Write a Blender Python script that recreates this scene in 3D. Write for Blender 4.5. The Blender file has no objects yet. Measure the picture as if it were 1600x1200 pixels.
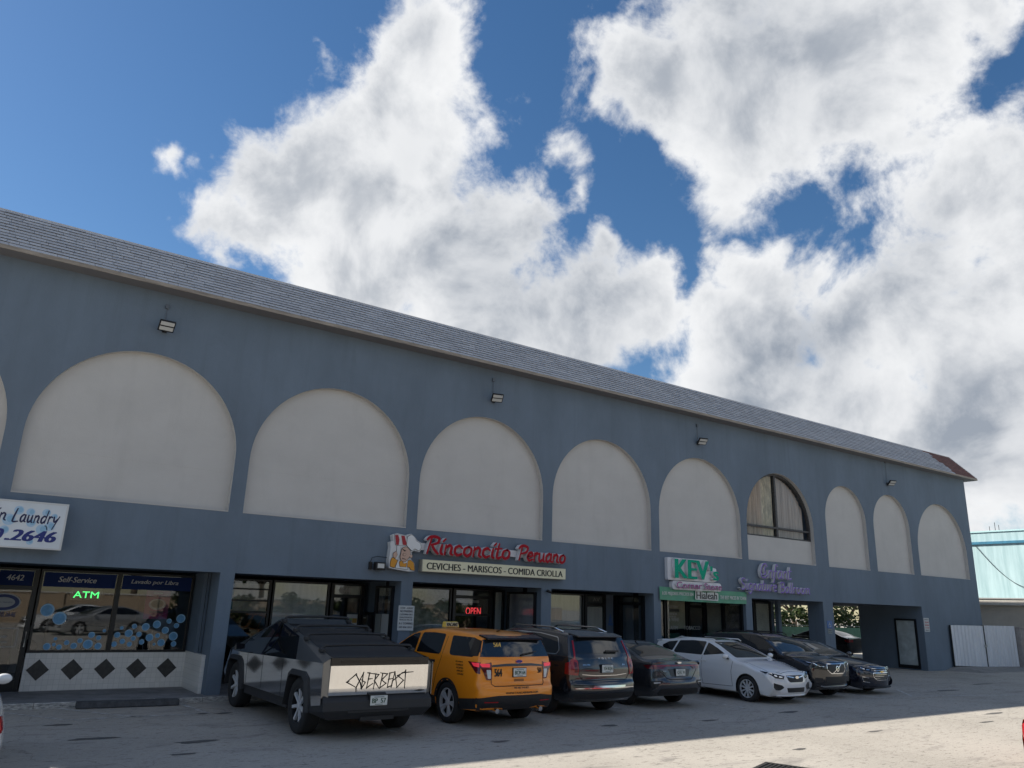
import bpy, bmesh, math, random
from mathutils import Vector, Matrix
from mathutils.bvhtree import BVHTree
R = math.radians
rnd = random.Random(7)
S = bpy.context.scene
COL = S.collection

# ------------------------------------------------------------------ camera
def cam_axes(yaw, pitch, roll):
    cy, sy, cp, sp = math.cos(yaw), math.sin(yaw), math.cos(pitch), math.sin(pitch)
    f = Vector((sy*cp, cy*cp, sp)); r = Vector((cy, -sy, 0)); u = r.cross(f)
    c, s = math.cos(roll), math.sin(roll)
    return c*r + s*u, -s*r + c*u, f
AX_R, AX_U, AX_F = cam_axes(0.60656117, 0.28002036, 0.03320533)
cd = bpy.data.cameras.new('camera'); cam = bpy.data.objects.new('camera', cd); COL.objects.link(cam)
cd.sensor_width = 36; cd.lens = 36*1196.18/1600; cd.clip_start = 0.1; cd.clip_end = 3000
M = Matrix((( AX_R.x, AX_U.x, -AX_F.x, 0), (AX_R.y, AX_U.y, -AX_F.y, -18.3), (AX_R.z, AX_U.z, -AX_F.z, 2.2), (0, 0, 0, 1)))
cam.matrix_world = M
S.camera = cam

# ------------------------------------------------------------------ light and exposure
SUN_EL, SUN_AZ = R(40.3), R(44)            # sun stands behind the building, to the left
sun_dir = Vector((-math.sin(SUN_AZ)*math.cos(SUN_EL), math.cos(SUN_AZ)*math.cos(SUN_EL), math.sin(SUN_EL)))
sl = bpy.data.lights.new('sun', 'SUN'); sl.energy = 5.0; sl.angle = R(0.55); sl.color = (1.0, 0.94, 0.84)
so = bpy.data.objects.new('sun', sl); COL.objects.link(so)
so.rotation_euler = (-sun_dir).to_track_quat('-Z', 'Y').to_euler(); so.location = (-30, 30, 40)
S.view_settings.view_transform = 'Standard'; S.view_settings.look = 'None'
S.view_settings.exposure = 0.68; S.view_settings.gamma = 1.0; S.view_settings.use_curve_mapping = False
S.render.resolution_x = 1024; S.render.resolution_y = 768

W = bpy.data.worlds.new('World'); S.world = W; W.use_nodes = True
nt = W.node_tree; nt.nodes.clear(); N = nt.nodes; L = nt.links
def nd(t, **k):
    n = N.new(t)
    for a, b in k.items(): setattr(n, a, b)
    return n
def mth(op, a, b=None, c=None, clamp=False):
    n = nd('ShaderNodeMath', operation=op, use_clamp=clamp)
    for i, v in enumerate((a, b, c)):
        if v is None: continue
        if isinstance(v, (int, float)): n.inputs[i].default_value = v
        else: L.new(v, n.inputs[i])
    return n.outputs[0]
def smooth(v, lo, hi, a=0.0, b=1.0):
    n = nd('ShaderNodeMapRange', interpolation_type='SMOOTHSTEP')
    L.new(v, n.inputs[0])
    for i, q in zip((1, 2, 3, 4), (lo, hi, a, b)): n.inputs[i].default_value = q
    return n.outputs[0]
def mixc(f, a, b):
    n = nd('ShaderNodeMix', data_type='RGBA')
    for i, v in ((0, f), (6, a), (7, b)):
        if isinstance(v, (tuple, list)): n.inputs[i].default_value = (*v, 1)
        elif isinstance(v, (int, float)): n.inputs[i].default_value = v
        else: L.new(v, n.inputs[i])
    return n.outputs[2]
def noise(vec, scale, detail=6, rough=0.55, dist=0.0):
    n = nd('ShaderNodeTexNoise'); n.inputs['Scale'].default_value = scale; n.inputs['Detail'].default_value = detail
    n.inputs['Roughness'].default_value = rough; n.inputs['Distortion'].default_value = dist
    L.new(vec, n.inputs['Vector']); return n.outputs['Fac']
tc = nd('ShaderNodeTexCoord'); D0 = tc.outputs['Generated']
sky = nd('ShaderNodeTexSky', sky_type='NISHITA', sun_disc=False)
sky.sun_elevation = SUN_EL; sky.sun_rotation = -SUN_AZ; sky.altitude = 0; sky.air_density = 1.0; sky.dust_density = 0.25; sky.ozone_density = 2.2
# the cloud masses of this afternoon, each a cap on the sky dome: azimuth from the facade normal, elevation, angular radius (degrees)
CLOUDS = [(25.3, 39.3, 4.7, 1.2), (24.5, 33.8, 7.1, 1.3), (20.4, 30.3, 6.3, 1.2), (16.3, 27.0, 5.3, 1.1), (14.1, 24.6, 3.7, 1), (24.4, 26.9, 9.8, 1.4), (30.5, 24.9, 7.8, 1.4), (35.3, 21.3, 6.2, 1.3), (39.7, 20.9, 6.1, 1.2), (43.2, 21.3, 4.9, 1.1), (45.4, 20.6, 3.5, 1), (42.0, 25.8, 2.6, 0.8), (22.3, 22.3, 7.0, 1.2), (29.6, 19.2, 6.7, 1.2), (8.6, 28.6, 1.7, 0.8), (10.5, 28.1, 1.2, 0.6), (16.3, 37.5, 1.1, 0.75), (45.1, 39.3, 4.8, 1), (42.3, 36.6, 3.7, 0.8), (39.3, 32.8, 2.7, 0.66), (39.8, 30.2, 1.9, 0.55), (50.4, 37.3, 7.2, 1.2), (55.4, 35.8, 7.5, 1.3), (60.8, 36.0, 7.3, 1.3), (66.4, 37.0, 5.7, 1.2), (52.6, 30.7, 3.9, 0.65), (57.5, 31.6, 3.9, 0.7), (71.1, 37.5, 3.4, 1), (71.5, 26.4, 7.3, 1.3), (67.7, 26.1, 5.2, 1.1), (65.7, 23.2, 4.4, 1), (71.5, 31.0, 4.1, 0.8), (54.2, 23.0, 3.8, 1.2), (57.6, 22.9, 3.4, 1.1), (51.0, 20.1, 4.0, 1.1), (53.7, 18.1, 6.5, 1.3), (59.1, 19.0, 6.6, 1.3), (63.7, 19.3, 5.9, 1.2), (67.5, 16.3, 7.3, 1.3), (52.1, 14.5, 5.7, 1.2), (58.9, 12.8, 7.3, 1.3), (65.6, 9.8, 7.0, 1.3), (69.5, 7.2, 5.2, 1.2), (71.1, 18.9, 7.3, 1.3), (61.5, 26.5, 2.0, 0.4)] # CLOUD_TABLE
SHADES = [(34.5, 24.1, 9.5, 0.34), (32.1, 28.7, 6.1, 0.2), (56.3, 16.8, 8.0, 0.34), (67.4, 12.2, 7.6, 0.3), (55.2, 38.6, 9.1, 0.28), (42.7, 19.0, 5.6, 0.3), (39.7, 22.3, 5.7, 0.25), (64.0, 22.6, 7.3, 0.2), (69.7, 14.3, 7.0, 0.18), (56.8, 34.4, 6.9, 0.22), (25.5, 32.2, 4.0, 0.12)] # SHADE_TABLE
def sph(az, el):
    return (math.sin(R(az))*math.cos(R(el)), math.cos(R(az))*math.cos(R(el)), math.sin(R(el)))
# warp the direction with noise so that the caps get ragged edges
wn = nd('ShaderNodeTexNoise'); wn.inputs['Scale'].default_value = 5.0; wn.inputs['Detail'].default_value = 5; wn.inputs['Roughness'].default_value = 0.6
L.new(D0, wn.inputs['Vector'])
wv = nd('ShaderNodeVectorMath', operation='SUBTRACT'); L.new(wn.outputs['Color'], wv.inputs[0]); wv.inputs[1].default_value = (.5, .5, .5)
ws = nd('ShaderNodeVectorMath', operation='SCALE'); L.new(wv.outputs[0], ws.inputs[0]); ws.inputs['Scale'].default_value = 0.16
wd = nd('ShaderNodeVectorMath', operation='ADD'); L.new(D0, wd.inputs[0]); L.new(ws.outputs[0], wd.inputs[1])
WD = wd.outputs[0]
def cap(vec, az, el, rad, k=1.0):
    d = nd('ShaderNodeVectorMath', operation='DISTANCE'); L.new(vec, d.inputs[0]); d.inputs[1].default_value = sph(az, el)
    return mth('MULTIPLY_ADD', d.outputs['Value'], -k/(R(rad)), k)     # k at the centre, 0 at the rim
field = None
for az, el, rad, k in CLOUDS:
    c = cap(WD, az, el, rad, k)
    field = c if field is None else mth('SMOOTH_MAX', field, c, 0.12)
far = nd('ShaderNodeVectorMath', operation='DISTANCE'); L.new(D0, far.inputs[0]); far.inputs[1].default_value = sph(36, 26)
ow = smooth(far.outputs['Value'], 0.72, 0.95)                         # the rest of the sky: scattered cloud of the same kind
og = mth('MULTIPLY_ADD', noise(D0, 2.6, 3, 0.5), 3.2, -1.55)
field = mth('MAXIMUM', field, mth('MULTIPLY_ADD', mth('SUBTRACT', 1.0, ow), -3.0, og)) if field is not None else og
n1 = noise(D0, 9.0, 10, 0.62, 0.25)
n3 = noise(D0, 30.0, 6, 0.65, 0.4)
b1 = noise(D0, 6.0, 9, 0.55, 0.35)
offs = nd('ShaderNodeVectorMath', operation='ADD'); L.new(D0, offs.inputs[0]); offs.inputs[1].default_value = tuple(0.045*x for x in sun_dir)
n2 = noise(offs.outputs[0], 6.0, 9, 0.55, 0.35)
dens = mth('ADD', mth('ADD', field, mth('MULTIPLY_ADD', n1, 2.1, -1.12)), mth('MULTIPLY_ADD', n3, 0.55, -0.27))
mask = smooth(dens, -0.06, 0.50)
lit = smooth(mth('SUBTRACT', b1, n2), -0.16, 0.14)                     # billows turned to the sun are brighter
thick = smooth(dens, 0.15, 1.1)
shade = None
for az, el, rad, k in SHADES:
    c = mth('MAXIMUM', cap(WD, az, el, rad, k), 0.0)
    shade = c if shade is None else mth('SMOOTH_MAX', shade, c, 0.1)
g = mth('MULTIPLY', thick, 0.14)
g = mth('ADD', g, mth('MULTIPLY', mth('MULTIPLY', mth('SUBTRACT', 1.0, lit), 0.50), mth('MULTIPLY_ADD', thick, 0.7, 0.3)))
if shade is not None: g = mth('ADD', g, mth('MULTIPLY', shade, mth('MULTIPLY_ADD', n2, 1.3, 0.75)))
g = mth('MINIMUM', g, 0.92)
ccol = mixc(g, (7.6, 7.65, 7.7), (2.1, 2.45, 3.0))
skyc = nd('ShaderNodeHueSaturation'); skyc.inputs['Saturation'].default_value = 1.22; skyc.inputs['Value'].default_value = 0.86
L.new(sky.outputs[0], skyc.inputs['Color'])
bg = nd('ShaderNodeBackground'); bg.inputs['Strength'].default_value = 0.082
L.new(mixc(mask, skyc.outputs[0], ccol), bg.inputs['Color'])
wo = nd('ShaderNodeOutputWorld'); L.new(bg.outputs[0], wo.inputs['Surface'])
W.cycles.sampling_method = 'MANUAL'; W.cycles.sample_map_resolution = 1024
S.cycles.max_bounces = 8; S.cycles.transparent_max_bounces = 10; S.cycles.glossy_bounces = 5
S.cycles.use_denoising = True

# ------------------------------------------------------------------ materials
MATS = {}
def pm(name, base, rough=0.6, metal=0.0, spec=0.5, var=0.0, scale=6.0, stretch=(1, 1, 1), bump=0.0, bscale=60.0, coat=0.0, dirt=None, emit=None, estr=0.0, aniso=0):
    if name in MATS: return MATS[name]
    m = bpy.data.materials.new(name); m.use_nodes = True; t = m.node_tree; b = t.nodes['Principled BSDF']
    b.inputs['Base Color'].default_value = (*base, 1); b.inputs['Roughness'].default_value = rough
    b.inputs['Metallic'].default_value = metal; b.inputs['Specular IOR Level'].default_value = spec
    b.inputs['Coat Weight'].default_value = coat; b.inputs['Coat Roughness'].default_value = 0.03
    if emit: b.inputs['Emission Color'].default_value = (*emit, 1); b.inputs['Emission Strength'].default_value = estr
    if var or bump:
        tcn = t.nodes.new('ShaderNodeTexCoord'); mp = t.nodes.new('ShaderNodeMapping'); mp.inputs['Scale'].default_value = stretch
        t.links.new(tcn.outputs['Object'], mp.inputs[0])
    if var:
        n = t.nodes.new('ShaderNodeTexNoise'); n.inputs['Scale'].default_value = scale; n.inputs['Detail'].default_value = 8; n.inputs['Roughness'].default_value = 0.65
        t.links.new(mp.outputs[0], n.inputs['Vector'])
        r = t.nodes.new('ShaderNodeMapRange'); r.inputs[1].default_value = 0.3; r.inputs[2].default_value = 0.7
        t.links.new(n.outputs['Fac'], r.inputs[0])
        x = t.nodes.new('ShaderNodeMix'); x.data_type = 'RGBA'
        x.inputs[6].default_value = (*[c*(1-var) for c in base], 1)
        x.inputs[7].default_value = (*(dirt if dirt else [min(1, c*(1+var)) for c in base]), 1)
        t.links.new(r.outputs[0], x.inputs[0]); t.links.new(x.outputs[2], b.inputs['Base Color'])
    if bump:
        n = t.nodes.new('ShaderNodeTexNoise'); n.inputs['Scale'].default_value = bscale; n.inputs['Detail'].default_value = 4
        t.links.new(tcn.outputs['Object'], n.inputs['Vector'])
        bp = t.nodes.new('ShaderNodeBump'); bp.inputs['Strength'].default_value = bump; bp.inputs['Distance'].default_value = 0.01
        t.links.new(n.outputs['Fac'], bp.inputs['Height']); t.links.new(bp.outputs[0], b.inputs['Normal'])
    MATS[name] = m; return m
def glass_mat(name, tint=(0.55, 0.6, 0.62), dark=0.0, ior=1.5, boost=1.0):
    """thin window glass: clear with a fresnel reflection"""
    if name in MATS: return MATS[name]
    m = bpy.data.materials.new(name); m.use_nodes = True; t = m.node_tree; t.nodes.clear()
    o = t.nodes.new('ShaderNodeOutputMaterial'); mx = t.nodes.new('ShaderNodeMixShader')
    tr = t.nodes.new('ShaderNodeBsdfTransparent'); tr.inputs[0].default_value = (*tint, 1)
    gl = t.nodes.new('ShaderNodeBsdfGlossy'); gl.inputs['Roughness'].default_value = 0.012; gl.inputs[0].default_value = (.95, .97, 1, 1)
    lw = t.nodes.new('ShaderNodeLayerWeight'); lw.inputs[0].default_value = 0.5
    pw = t.nodes.new('ShaderNodeMath'); pw.operation = 'POWER'; pw.inputs[1].default_value = 4.0; t.links.new(lw.outputs['Facing'], pw.inputs[0])
    mm = t.nodes.new('ShaderNodeMath'); mm.operation = 'MULTIPLY_ADD'; mm.use_clamp = True; mm.inputs[1].default_value = 0.85*boost; mm.inputs[2].default_value = 0.06+dark
    t.links.new(pw.outputs[0], mm.inputs[0]); t.links.new(mm.outputs[0], mx.inputs[0])
    t.links.new(tr.outputs[0], mx.inputs[1]); t.links.new(gl.outputs[0], mx.inputs[2]); t.links.new(mx.outputs[0], o.inputs[0])
    MATS[name] = m; return m

# ------------------------------------------------------------------ mesh helpers
class MB:
    """collects shapes; build() links them as one mesh object"""
    def __init__(s): s.v = []; s.f = []; s.m = []
    def add(s, vs, fs, mi=0):
        o = len(s.v); s.v += [tuple(v) for v in vs]; s.f += [tuple(i+o for i in f) for f in fs]; s.m += [mi]*len(fs); return s
    def box(s, a, b, mi=0):
        (x0, y0, z0), (x1, y1, z1) = a, b
        return s.add([(x0,y0,z0),(x1,y0,z0),(x1,y1,z0),(x0,y1,z0),(x0,y0,z1),(x1,y0,z1),(x1,y1,z1),(x0,y1,z1)],
                     [(0,3,2,1),(4,5,6,7),(0,1,5,4),(1,2,6,5),(2,3,7,6),(3,0,4,7)], mi)
    def quad(s, a, b, c, d, mi=0): return s.add([a, b, c, d], [(0, 1, 2, 3)], mi)
    def prism(s, poly, off, mi=0):
        """poly: 3d points in order (counter-clockwise seen from the outside), off: vector to the back"""
        n = len(poly); o = Vector(off); vs = [tuple(p) for p in poly] + [tuple(Vector(p)+o) for p in poly]
        return s.add(vs, [tuple(range(n)), tuple(range(2*n-1, n-1, -1))] + [(i, i+n, (i+1) % n+n, (i+1) % n) for i in range(n)], mi)
    def tube(s, pts, rad, n=8, mi=0, caps=True):
        pts = [Vector(p) for p in pts]; rings = []
        for i, p in enumerate(pts):
            t = (pts[min(i+1, len(pts)-1)] - pts[max(i-1, 0)]).normalized()
            a = t.cross(Vector((0, 0, 1)));  a = a.normalized() if a.length > 1e-4 else Vector((1, 0, 0))
            b = t.cross(a); r = rad[i] if isinstance(rad, (list, tuple)) else rad
            rings.append([p + a*math.cos(2*math.pi*k/n)*r + b*math.sin(2*math.pi*k/n)*r for k in range(n)])
        vs = [v for q in rings for v in q]; fs = []
        for i in range(len(pts)-1):
            for k in range(n): fs.append((i*n+k, i*n+(k+1) % n, (i+1)*n+(k+1) % n, (i+1)*n+k))
        if caps: fs += [tuple(range(n-1, -1, -1)), tuple((len(pts)-1)*n+k for k in range(n))]
        return s.add(vs, fs, mi)
    def build(s, name, mat, parent=None, smooth=False, loc=None, rz=0):
        me = bpy.data.meshes.new(name); me.from_pydata(s.v, [], s.f)
        for m in (mat if isinstance(mat, (list, tuple)) else [mat]): me.materials.append(m)
        if any(s.m): me.polygons.foreach_set('material_index', s.m)
        if smooth: me.polygons.foreach_set('use_smooth', [True]*len(me.polygons))
        me.validate(); me.update()
        return link(name, me, parent, loc, rz)
def link(name, me, parent=None, loc=None, rz=0):
    o = bpy.data.objects.new(name, me); COL.objects.link(o)
    if loc: o.location = loc
    if rz: o.rotation_euler.z = rz
    if parent: o.parent = parent
    return o
def tag(o, label, cat, group=None):
    o['label'] = label; o['category'] = cat
    if group: o['group'] = group
    return o
def thing(name, label, cat, loc=(0, 0, 0), rz=0, group=None):
    o = bpy.data.objects.new(name, None); COL.objects.link(o); o.location = loc; o.rotation_euler.z = rz
    o.empty_display_size = 0.3
    return tag(o, label, cat, group)
def struct(o): o['kind'] = 'structure'; return o
def bevel(o, w, seg=2, ang=35):
    me = o.data; b = bmesh.new(); b.from_mesh(me)
    es = [e for e in b.edges if len(e.link_faces) == 2 and e.calc_face_angle(0) > R(ang)]
    bmesh.ops.bevel(b, geom=es, offset=w, segments=seg, affect='EDGES', profile=0.6, clamp_overlap=True)
    b.to_mesh(me); b.free(); me.update(); return o
def smooth_by_angle(o, ang=35):
    me = o.data; b = bmesh.new(); b.from_mesh(me)
    for f in b.faces: f.smooth = True
    for e in b.edges: e.smooth = not (len(e.link_faces) != 2 or e.calc_face_angle(0) > R(ang))
    b.to_mesh(me); b.free(); me.update(); return o
# lettering -----------------------------------------------------------
_tc = {}
def text_mesh(txt, size=1.0, extrude=0.0, shear=0.0, bold=0.0, sx=1.0, bevel_d=0.0, res=3, align='LEFT', space=1.0):
    """a mesh of the built-in font, lying in XZ and facing -Y, baseline at z=0"""
    cu = bpy.data.curves.new('t', 'FONT'); cu.body = txt; cu.size = size; cu.extrude = extrude; cu.shear = shear
    cu.bevel_depth = bevel_d; cu.resolution_u = res; cu.align_x = align; cu.space_character = space
    o = bpy.data.objects.new('t', cu); COL.objects.link(o)
    dg = bpy.context.evaluated_depsgraph_get(); me = bpy.data.meshes.new_from_object(o.evaluated_get(dg))
    bpy.data.objects.remove(o); bpy.data.curves.remove(cu)
    me.transform(Matrix(((sx, 0, 0, 0), (0, 0, -1, 0), (0, 1, 0, 0), (0, 0, 0, 1))))
    if bold:
        bm = bmesh.new()
        for k, dx in enumerate((-bold, 0.0, bold)):
            c = me.copy(); c.transform(Matrix.Translation((dx*sx*1.6, -0.0005*k, 0))); bm.from_mesh(c); bpy.data.meshes.remove(c)
        bm.to_mesh(me); bm.free()
    return me
def extent(me, ax=0):
    c = [v.co[ax] for v in me.vertices]; return (min(c), max(c)) if c else (0, 0)
def fit_text(txt, x0, x1, z0, z1, y, **k):
    """text stretched into the box x0..x1 / z0..z1 on the plane y"""
    me = text_mesh(txt, **k); a, b = extent(me, 0); c, d = extent(me, 2)
    me.transform(Matrix.Translation((x0, y, z0)) @ Matrix.Diagonal(((x1-x0)/(b-a), 1, (z1-z0)/(d-c), 1)) @ Matrix.Translation((-a, 0, -c)))
    return me
def text_obj(name, me, mat, parent=None):
    me.materials.clear(); me.materials.append(mat); return link(name, me, parent)
def letters(txt, x0, x1, z0, z1, y, mat, parent, name='letter', mat2=None, **k):
    """every letter its own mesh, spread as the whole word is"""
    probe = text_mesh(txt, **k); a, b = extent(probe, 0); c, d = extent(probe, 2)
    fx, fz = (x1-x0)/(b-a), (z1-z0)/(d-c); out = []
    bar = text_mesh('|', **k); br = extent(bar, 0)[1]
    for i, ch in enumerate(txt):
        if ch == ' ': continue
        off = extent(text_mesh(txt[:i]+'|', **k), 0)[1] - br if i else 0
        me = text_mesh(ch, **k)
        me.transform(Matrix.Translation((x0, y, z0)) @ Matrix.Diagonal((fx, 1, fz, 1)) @ Matrix.Translation((off-a, 0, -c)))
        o = text_obj(name, me, mat, parent); out.append(o)
        if mat2:
            me.materials.append(mat2)
            for p in me.polygons: p.material_index = 0 if p.normal.y < -0.9 else 1
    return out
# ------------------------------------------------------------------ ground
def ground_mat():
    m = bpy.data.materials.new('worn_asphalt'); m.use_nodes = True; t = m.node_tree; b = t.nodes['Principled BSDF']
    b.inputs['Roughness'].default_value = 0.88; b.inputs['Specular IOR Level'].default_value = 0.3
    tcn = t.nodes.new('ShaderNodeTexCoord')
    def nz(scale, det, st=(1, 1, 1), rough=.6, dist=0):
        mp = t.nodes.new('ShaderNodeMapping'); mp.inputs['Scale'].default_value = st; t.links.new(tcn.outputs['Object'], mp.inputs[0])
        n = t.nodes.new('ShaderNodeTexNoise'); n.inputs['Scale'].default_value = scale; n.inputs['Detail'].default_value = det
        n.inputs['Roughness'].default_value = rough; n.inputs['Distortion'].default_value = dist
        t.links.new(mp.outputs[0], n.inputs[0]); return n.outputs['Fac']
    def mr(v, a, b_, c=0., d=1.):
        r = t.nodes.new('ShaderNodeMapRange'); t.links.new(v, r.inputs[0])
        for i, q in zip((1, 2, 3, 4), (a, b_, c, d)): r.inputs[i].default_value = q
        return r.outputs[0]
    def mx(f, a, b_, blend='MIX'):
        x = t.nodes.new('ShaderNodeMix'); x.data_type = 'RGBA'; x.blend_type = blend
        for i, v in ((0, f), (6, a), (7, b_)):
            if isinstance(v, tuple): x.inputs[i].default_value = (*v, 1)
            elif isinstance(v, float): x.inputs[i].default_value = v
            else: t.links.new(v, x.inputs[i])
        return x.outputs[2]
    c = mx(mr(nz(0.35, 6), .35, .65), (.325, .298, .258), (.415, .38, .332))
    c = mx(mr(nz(28, 6, (.7, 1.3, 1), .8), .42, .62, 0, .55), c, (.49, .455, .40))                 # pale aggregate
    c = mx(mr(nz(38, 4, (.8, 1.4, 1), .75), .57, .66, 0, .65), c, (.12, .11, .10))   # dark pits
    c = mx(mr(nz(1.1, 7, (.55, 1.6, 1), .65, .6), .56, .72, 0, .6), c, (.14, .13, .125))   # oil and tyre marks, drawn along the lane
    c = mx(mr(nz(2.6, 5, (.45, 1.5, 1), .7, .3), .66, .72, 0, .75), c, (.085, .08, .078))  # dark patches
    c = mx(mr(nz(9, 4, (.5, 1.7, 1), .75, .2), .575, .63, 0, .75), c, (.13, .118, .105))    # scattered dark flecks
    v = t.nodes.new('ShaderNodeTexVoronoi'); v.feature = 'DISTANCE_TO_EDGE'; v.inputs['Scale'].default_value = .28
    wn_ = t.nodes.new('ShaderNodeTexNoise'); wn_.inputs['Scale'].default_value = 1.2; wn_.inputs['Detail'].default_value = 6
    t.links.new(tcn.outputs['Object'], wn_.inputs[0])
    va = t.nodes.new('ShaderNodeVectorMath'); va.operation = 'MULTIPLY_ADD'; va.inputs[1].default_value = (1.6, 1.6, 0)
    t.links.new(wn_.outputs['Color'], va.inputs[0]); t.links.new(tcn.outputs['Object'], va.inputs[2]); t.links.new(va.outputs[0], v.inputs['Vector'])
    c = mx(mr(v.outputs['Distance'], 0., .004, .4, 0.), c, (.07, .066, .062))    # cracks
    t.links.new(c, b.inputs['Base Color'])
    bp = t.nodes.new('ShaderNodeBump'); bp.inputs['Strength'].default_value = .55; bp.inputs['Distance'].default_value = .012
    t.links.new(nz(80, 4), bp.inputs['Height']); t.links.new(bp.outputs[0], b.inputs['Normal'])
    return m
gm = MB(); gm.quad((-300, -300, 0), (300, -300, 0), (300, 300, 0), (-300, 300, 0))
struct(gm.build('parking_lot', ground_mat()))
m_conc = pm('sidewalk_concrete', (.20, .20, .205), .85, var=.3, scale=3, bump=.3, bscale=50)
m_curb = pm('chipped_curb', (.13, .13, .135), .85, var=.25, scale=7, stretch=(1.4, 3, 5), dirt=(.62, .6, .56), bump=.5, bscale=20)
sw = MB(); sw.box((-4.5, -.30, -.1), (28.0, 2.3, .10)); sidewalk = struct(sw.build('sidewalk', m_conc))
cb = MB()
x = -4.5
while x < 27.9:                                            # curb cast in lengths, chipped and repainted
    w = min(rnd.uniform(.8, 1.7), 27.95-x); dz = rnd.uniform(-.006, .004); cb.box((x, -.335+rnd.uniform(-.012, .01), -.05), (x+w-.008, -.298, .108+dz)); x += w
cbo = cb.build('curb', m_curb, sidewalk); bevel(cbo, .012, 1)
m_line = bpy.data.materials.new('worn_line_paint'); m_line.use_nodes = True
_t = m_line.node_tree; _b = _t.nodes['Principled BSDF']; _b.inputs['Roughness'].default_value = .8
_tc2 = _t.nodes.new('ShaderNodeTexCoord'); _n = _t.nodes.new('ShaderNodeTexNoise'); _n.inputs['Scale'].default_value = 5; _n.inputs['Detail'].default_value = 9; _n.inputs['Roughness'].default_value = .75
_t.links.new(_tc2.outputs['Object'], _n.inputs[0])
_m = _t.nodes.new('ShaderNodeMapRange'); _m.inputs[1].default_value = .42; _m.inputs[2].default_value = .62; _t.links.new(_n.outputs['Fac'], _m.inputs[0])
_x = _t.nodes.new('ShaderNodeMix'); _x.data_type = 'RGBA'; _x.inputs[6].default_value = (.28, .26, .235, 1); _x.inputs[7].default_value = (.62, .62, .60, 1)
_t.links.new(_m.outputs[0], _x.inputs[0]); _t.links.new(_x.outputs[2], _b.inputs['Base Color'])
def line(a, b, w=.09):
    a, b = Vector((*a, .004)), Vector((*b, .004)); n = (b-a).cross(Vector((0, 0, 1))).normalized()*w/2
    q = MB(); q.quad(a-n, b-n, b+n, a+n); return struct(q.build('painted_line', m_line))
line((1.0, -.35), (2.02, -1.90)); line((2.10, -.38), (3.16, -1.99)); line((2.05, -1.94), (4.40, -2.01)); line((4.30, -.40), (4.46, -2.0))
line((24.9, -4.25), (23.3, -5.6)); line((23.35, -5.55), (27.5, -6.6), .07)
for x in (6.75, 9.35, 12.9, 16.0, 19.2, 21.9): line((x, -.6), (x, -5.4))
# long dark wheel stop at the laundry
ws_ = MB(); ws_.prism([(2.36, -.62, .005), (4.22, -.72, .005), (4.22, -.69, .125), (2.36, -.59, .125)], (0.012, .2, 0))
tag(bevel(ws_.build('wheel_stop', pm('dark_wheel_stop', (.06, .062, .066), .8, var=.4, scale=9, bump=.4, bscale=40)), .015, 1), 'long dark wheel stop lying in front of the laundry window', 'wheel stop')
# iron drain grate in the sunlit lane
gr = thing('drain_grate', 'dark iron drain grate in the sunlit asphalt at the bottom edge', 'grate', (10.30, -10.62, 0), R(20))
q = MB(); q.box((-.46, -.36, .004), (.46, -.30, .02)); q.box((-.46, .30, .004), (.46, .36, .02)); q.box((-.46, -.30, .004), (-.40, .30, .02)); q.box((.40, -.30, .004), (.46, .30, .02)); 
m_iron = pm('cast_iron', (.05, .048, .045), .7, metal=.6, var=.4, scale=20); q.build('frame', m_iron, gr)
for i in range(9): q = MB(); q.box((-.40, -.285+i*.065, .004), (.40, -.25+i*.065, .016)); q.build('bar', m_iron, gr)

# old oil spots and a tar patch on the stalls
m_oil = pm('oil_stain', (.10, .095, .088), .75, var=.35, scale=6)
for sx_, sy_, rx_, ry_ in ((3.53, -4.98, .30, .12), (4.72, -2.10, .16, .10), (4.35, -2.02, .12, .07), (3.1, -5.9, .16, .07), (2.2, -4.1, .35, .10), (1.9, -2.5, .22, .07), (7.9, -6.9, .18, .07), (10.9, -6.3, .20, .08), (13.4, -6.6, .24, .08), (16.4, -6.4, .35, .10), (12.2, -9.6, .16, .06), (15.5, -9.0, .22, .05), (19.5, -9.3, .30, .06), (21.5, -8.6, .45, .07), (26.5, -5.0, .6, .14), (30.5, -4.2, .7, .12)):
    n_ = 26; q = MB(); ph = rnd.random()*6
    q.add([(sx_, sy_, .0042)]+[(sx_+rx_*math.cos(2*math.pi*k/n_)*(1+.22*math.sin(3*k*2*math.pi/n_+ph)+.12*math.sin(7*k*2*math.pi/n_+ph*2)+rnd.uniform(-.06, .06)), sy_+ry_*math.sin(2*math.pi*k/n_)*(1+.25*math.sin(2*k*2*math.pi/n_+ph)+rnd.uniform(-.08, .08)), .0042) for k in range(n_)], [(0, k+1, (k+1) % n_+1) for k in range(n_)])
    struct(q.build('oil_stain', m_oil))
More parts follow.
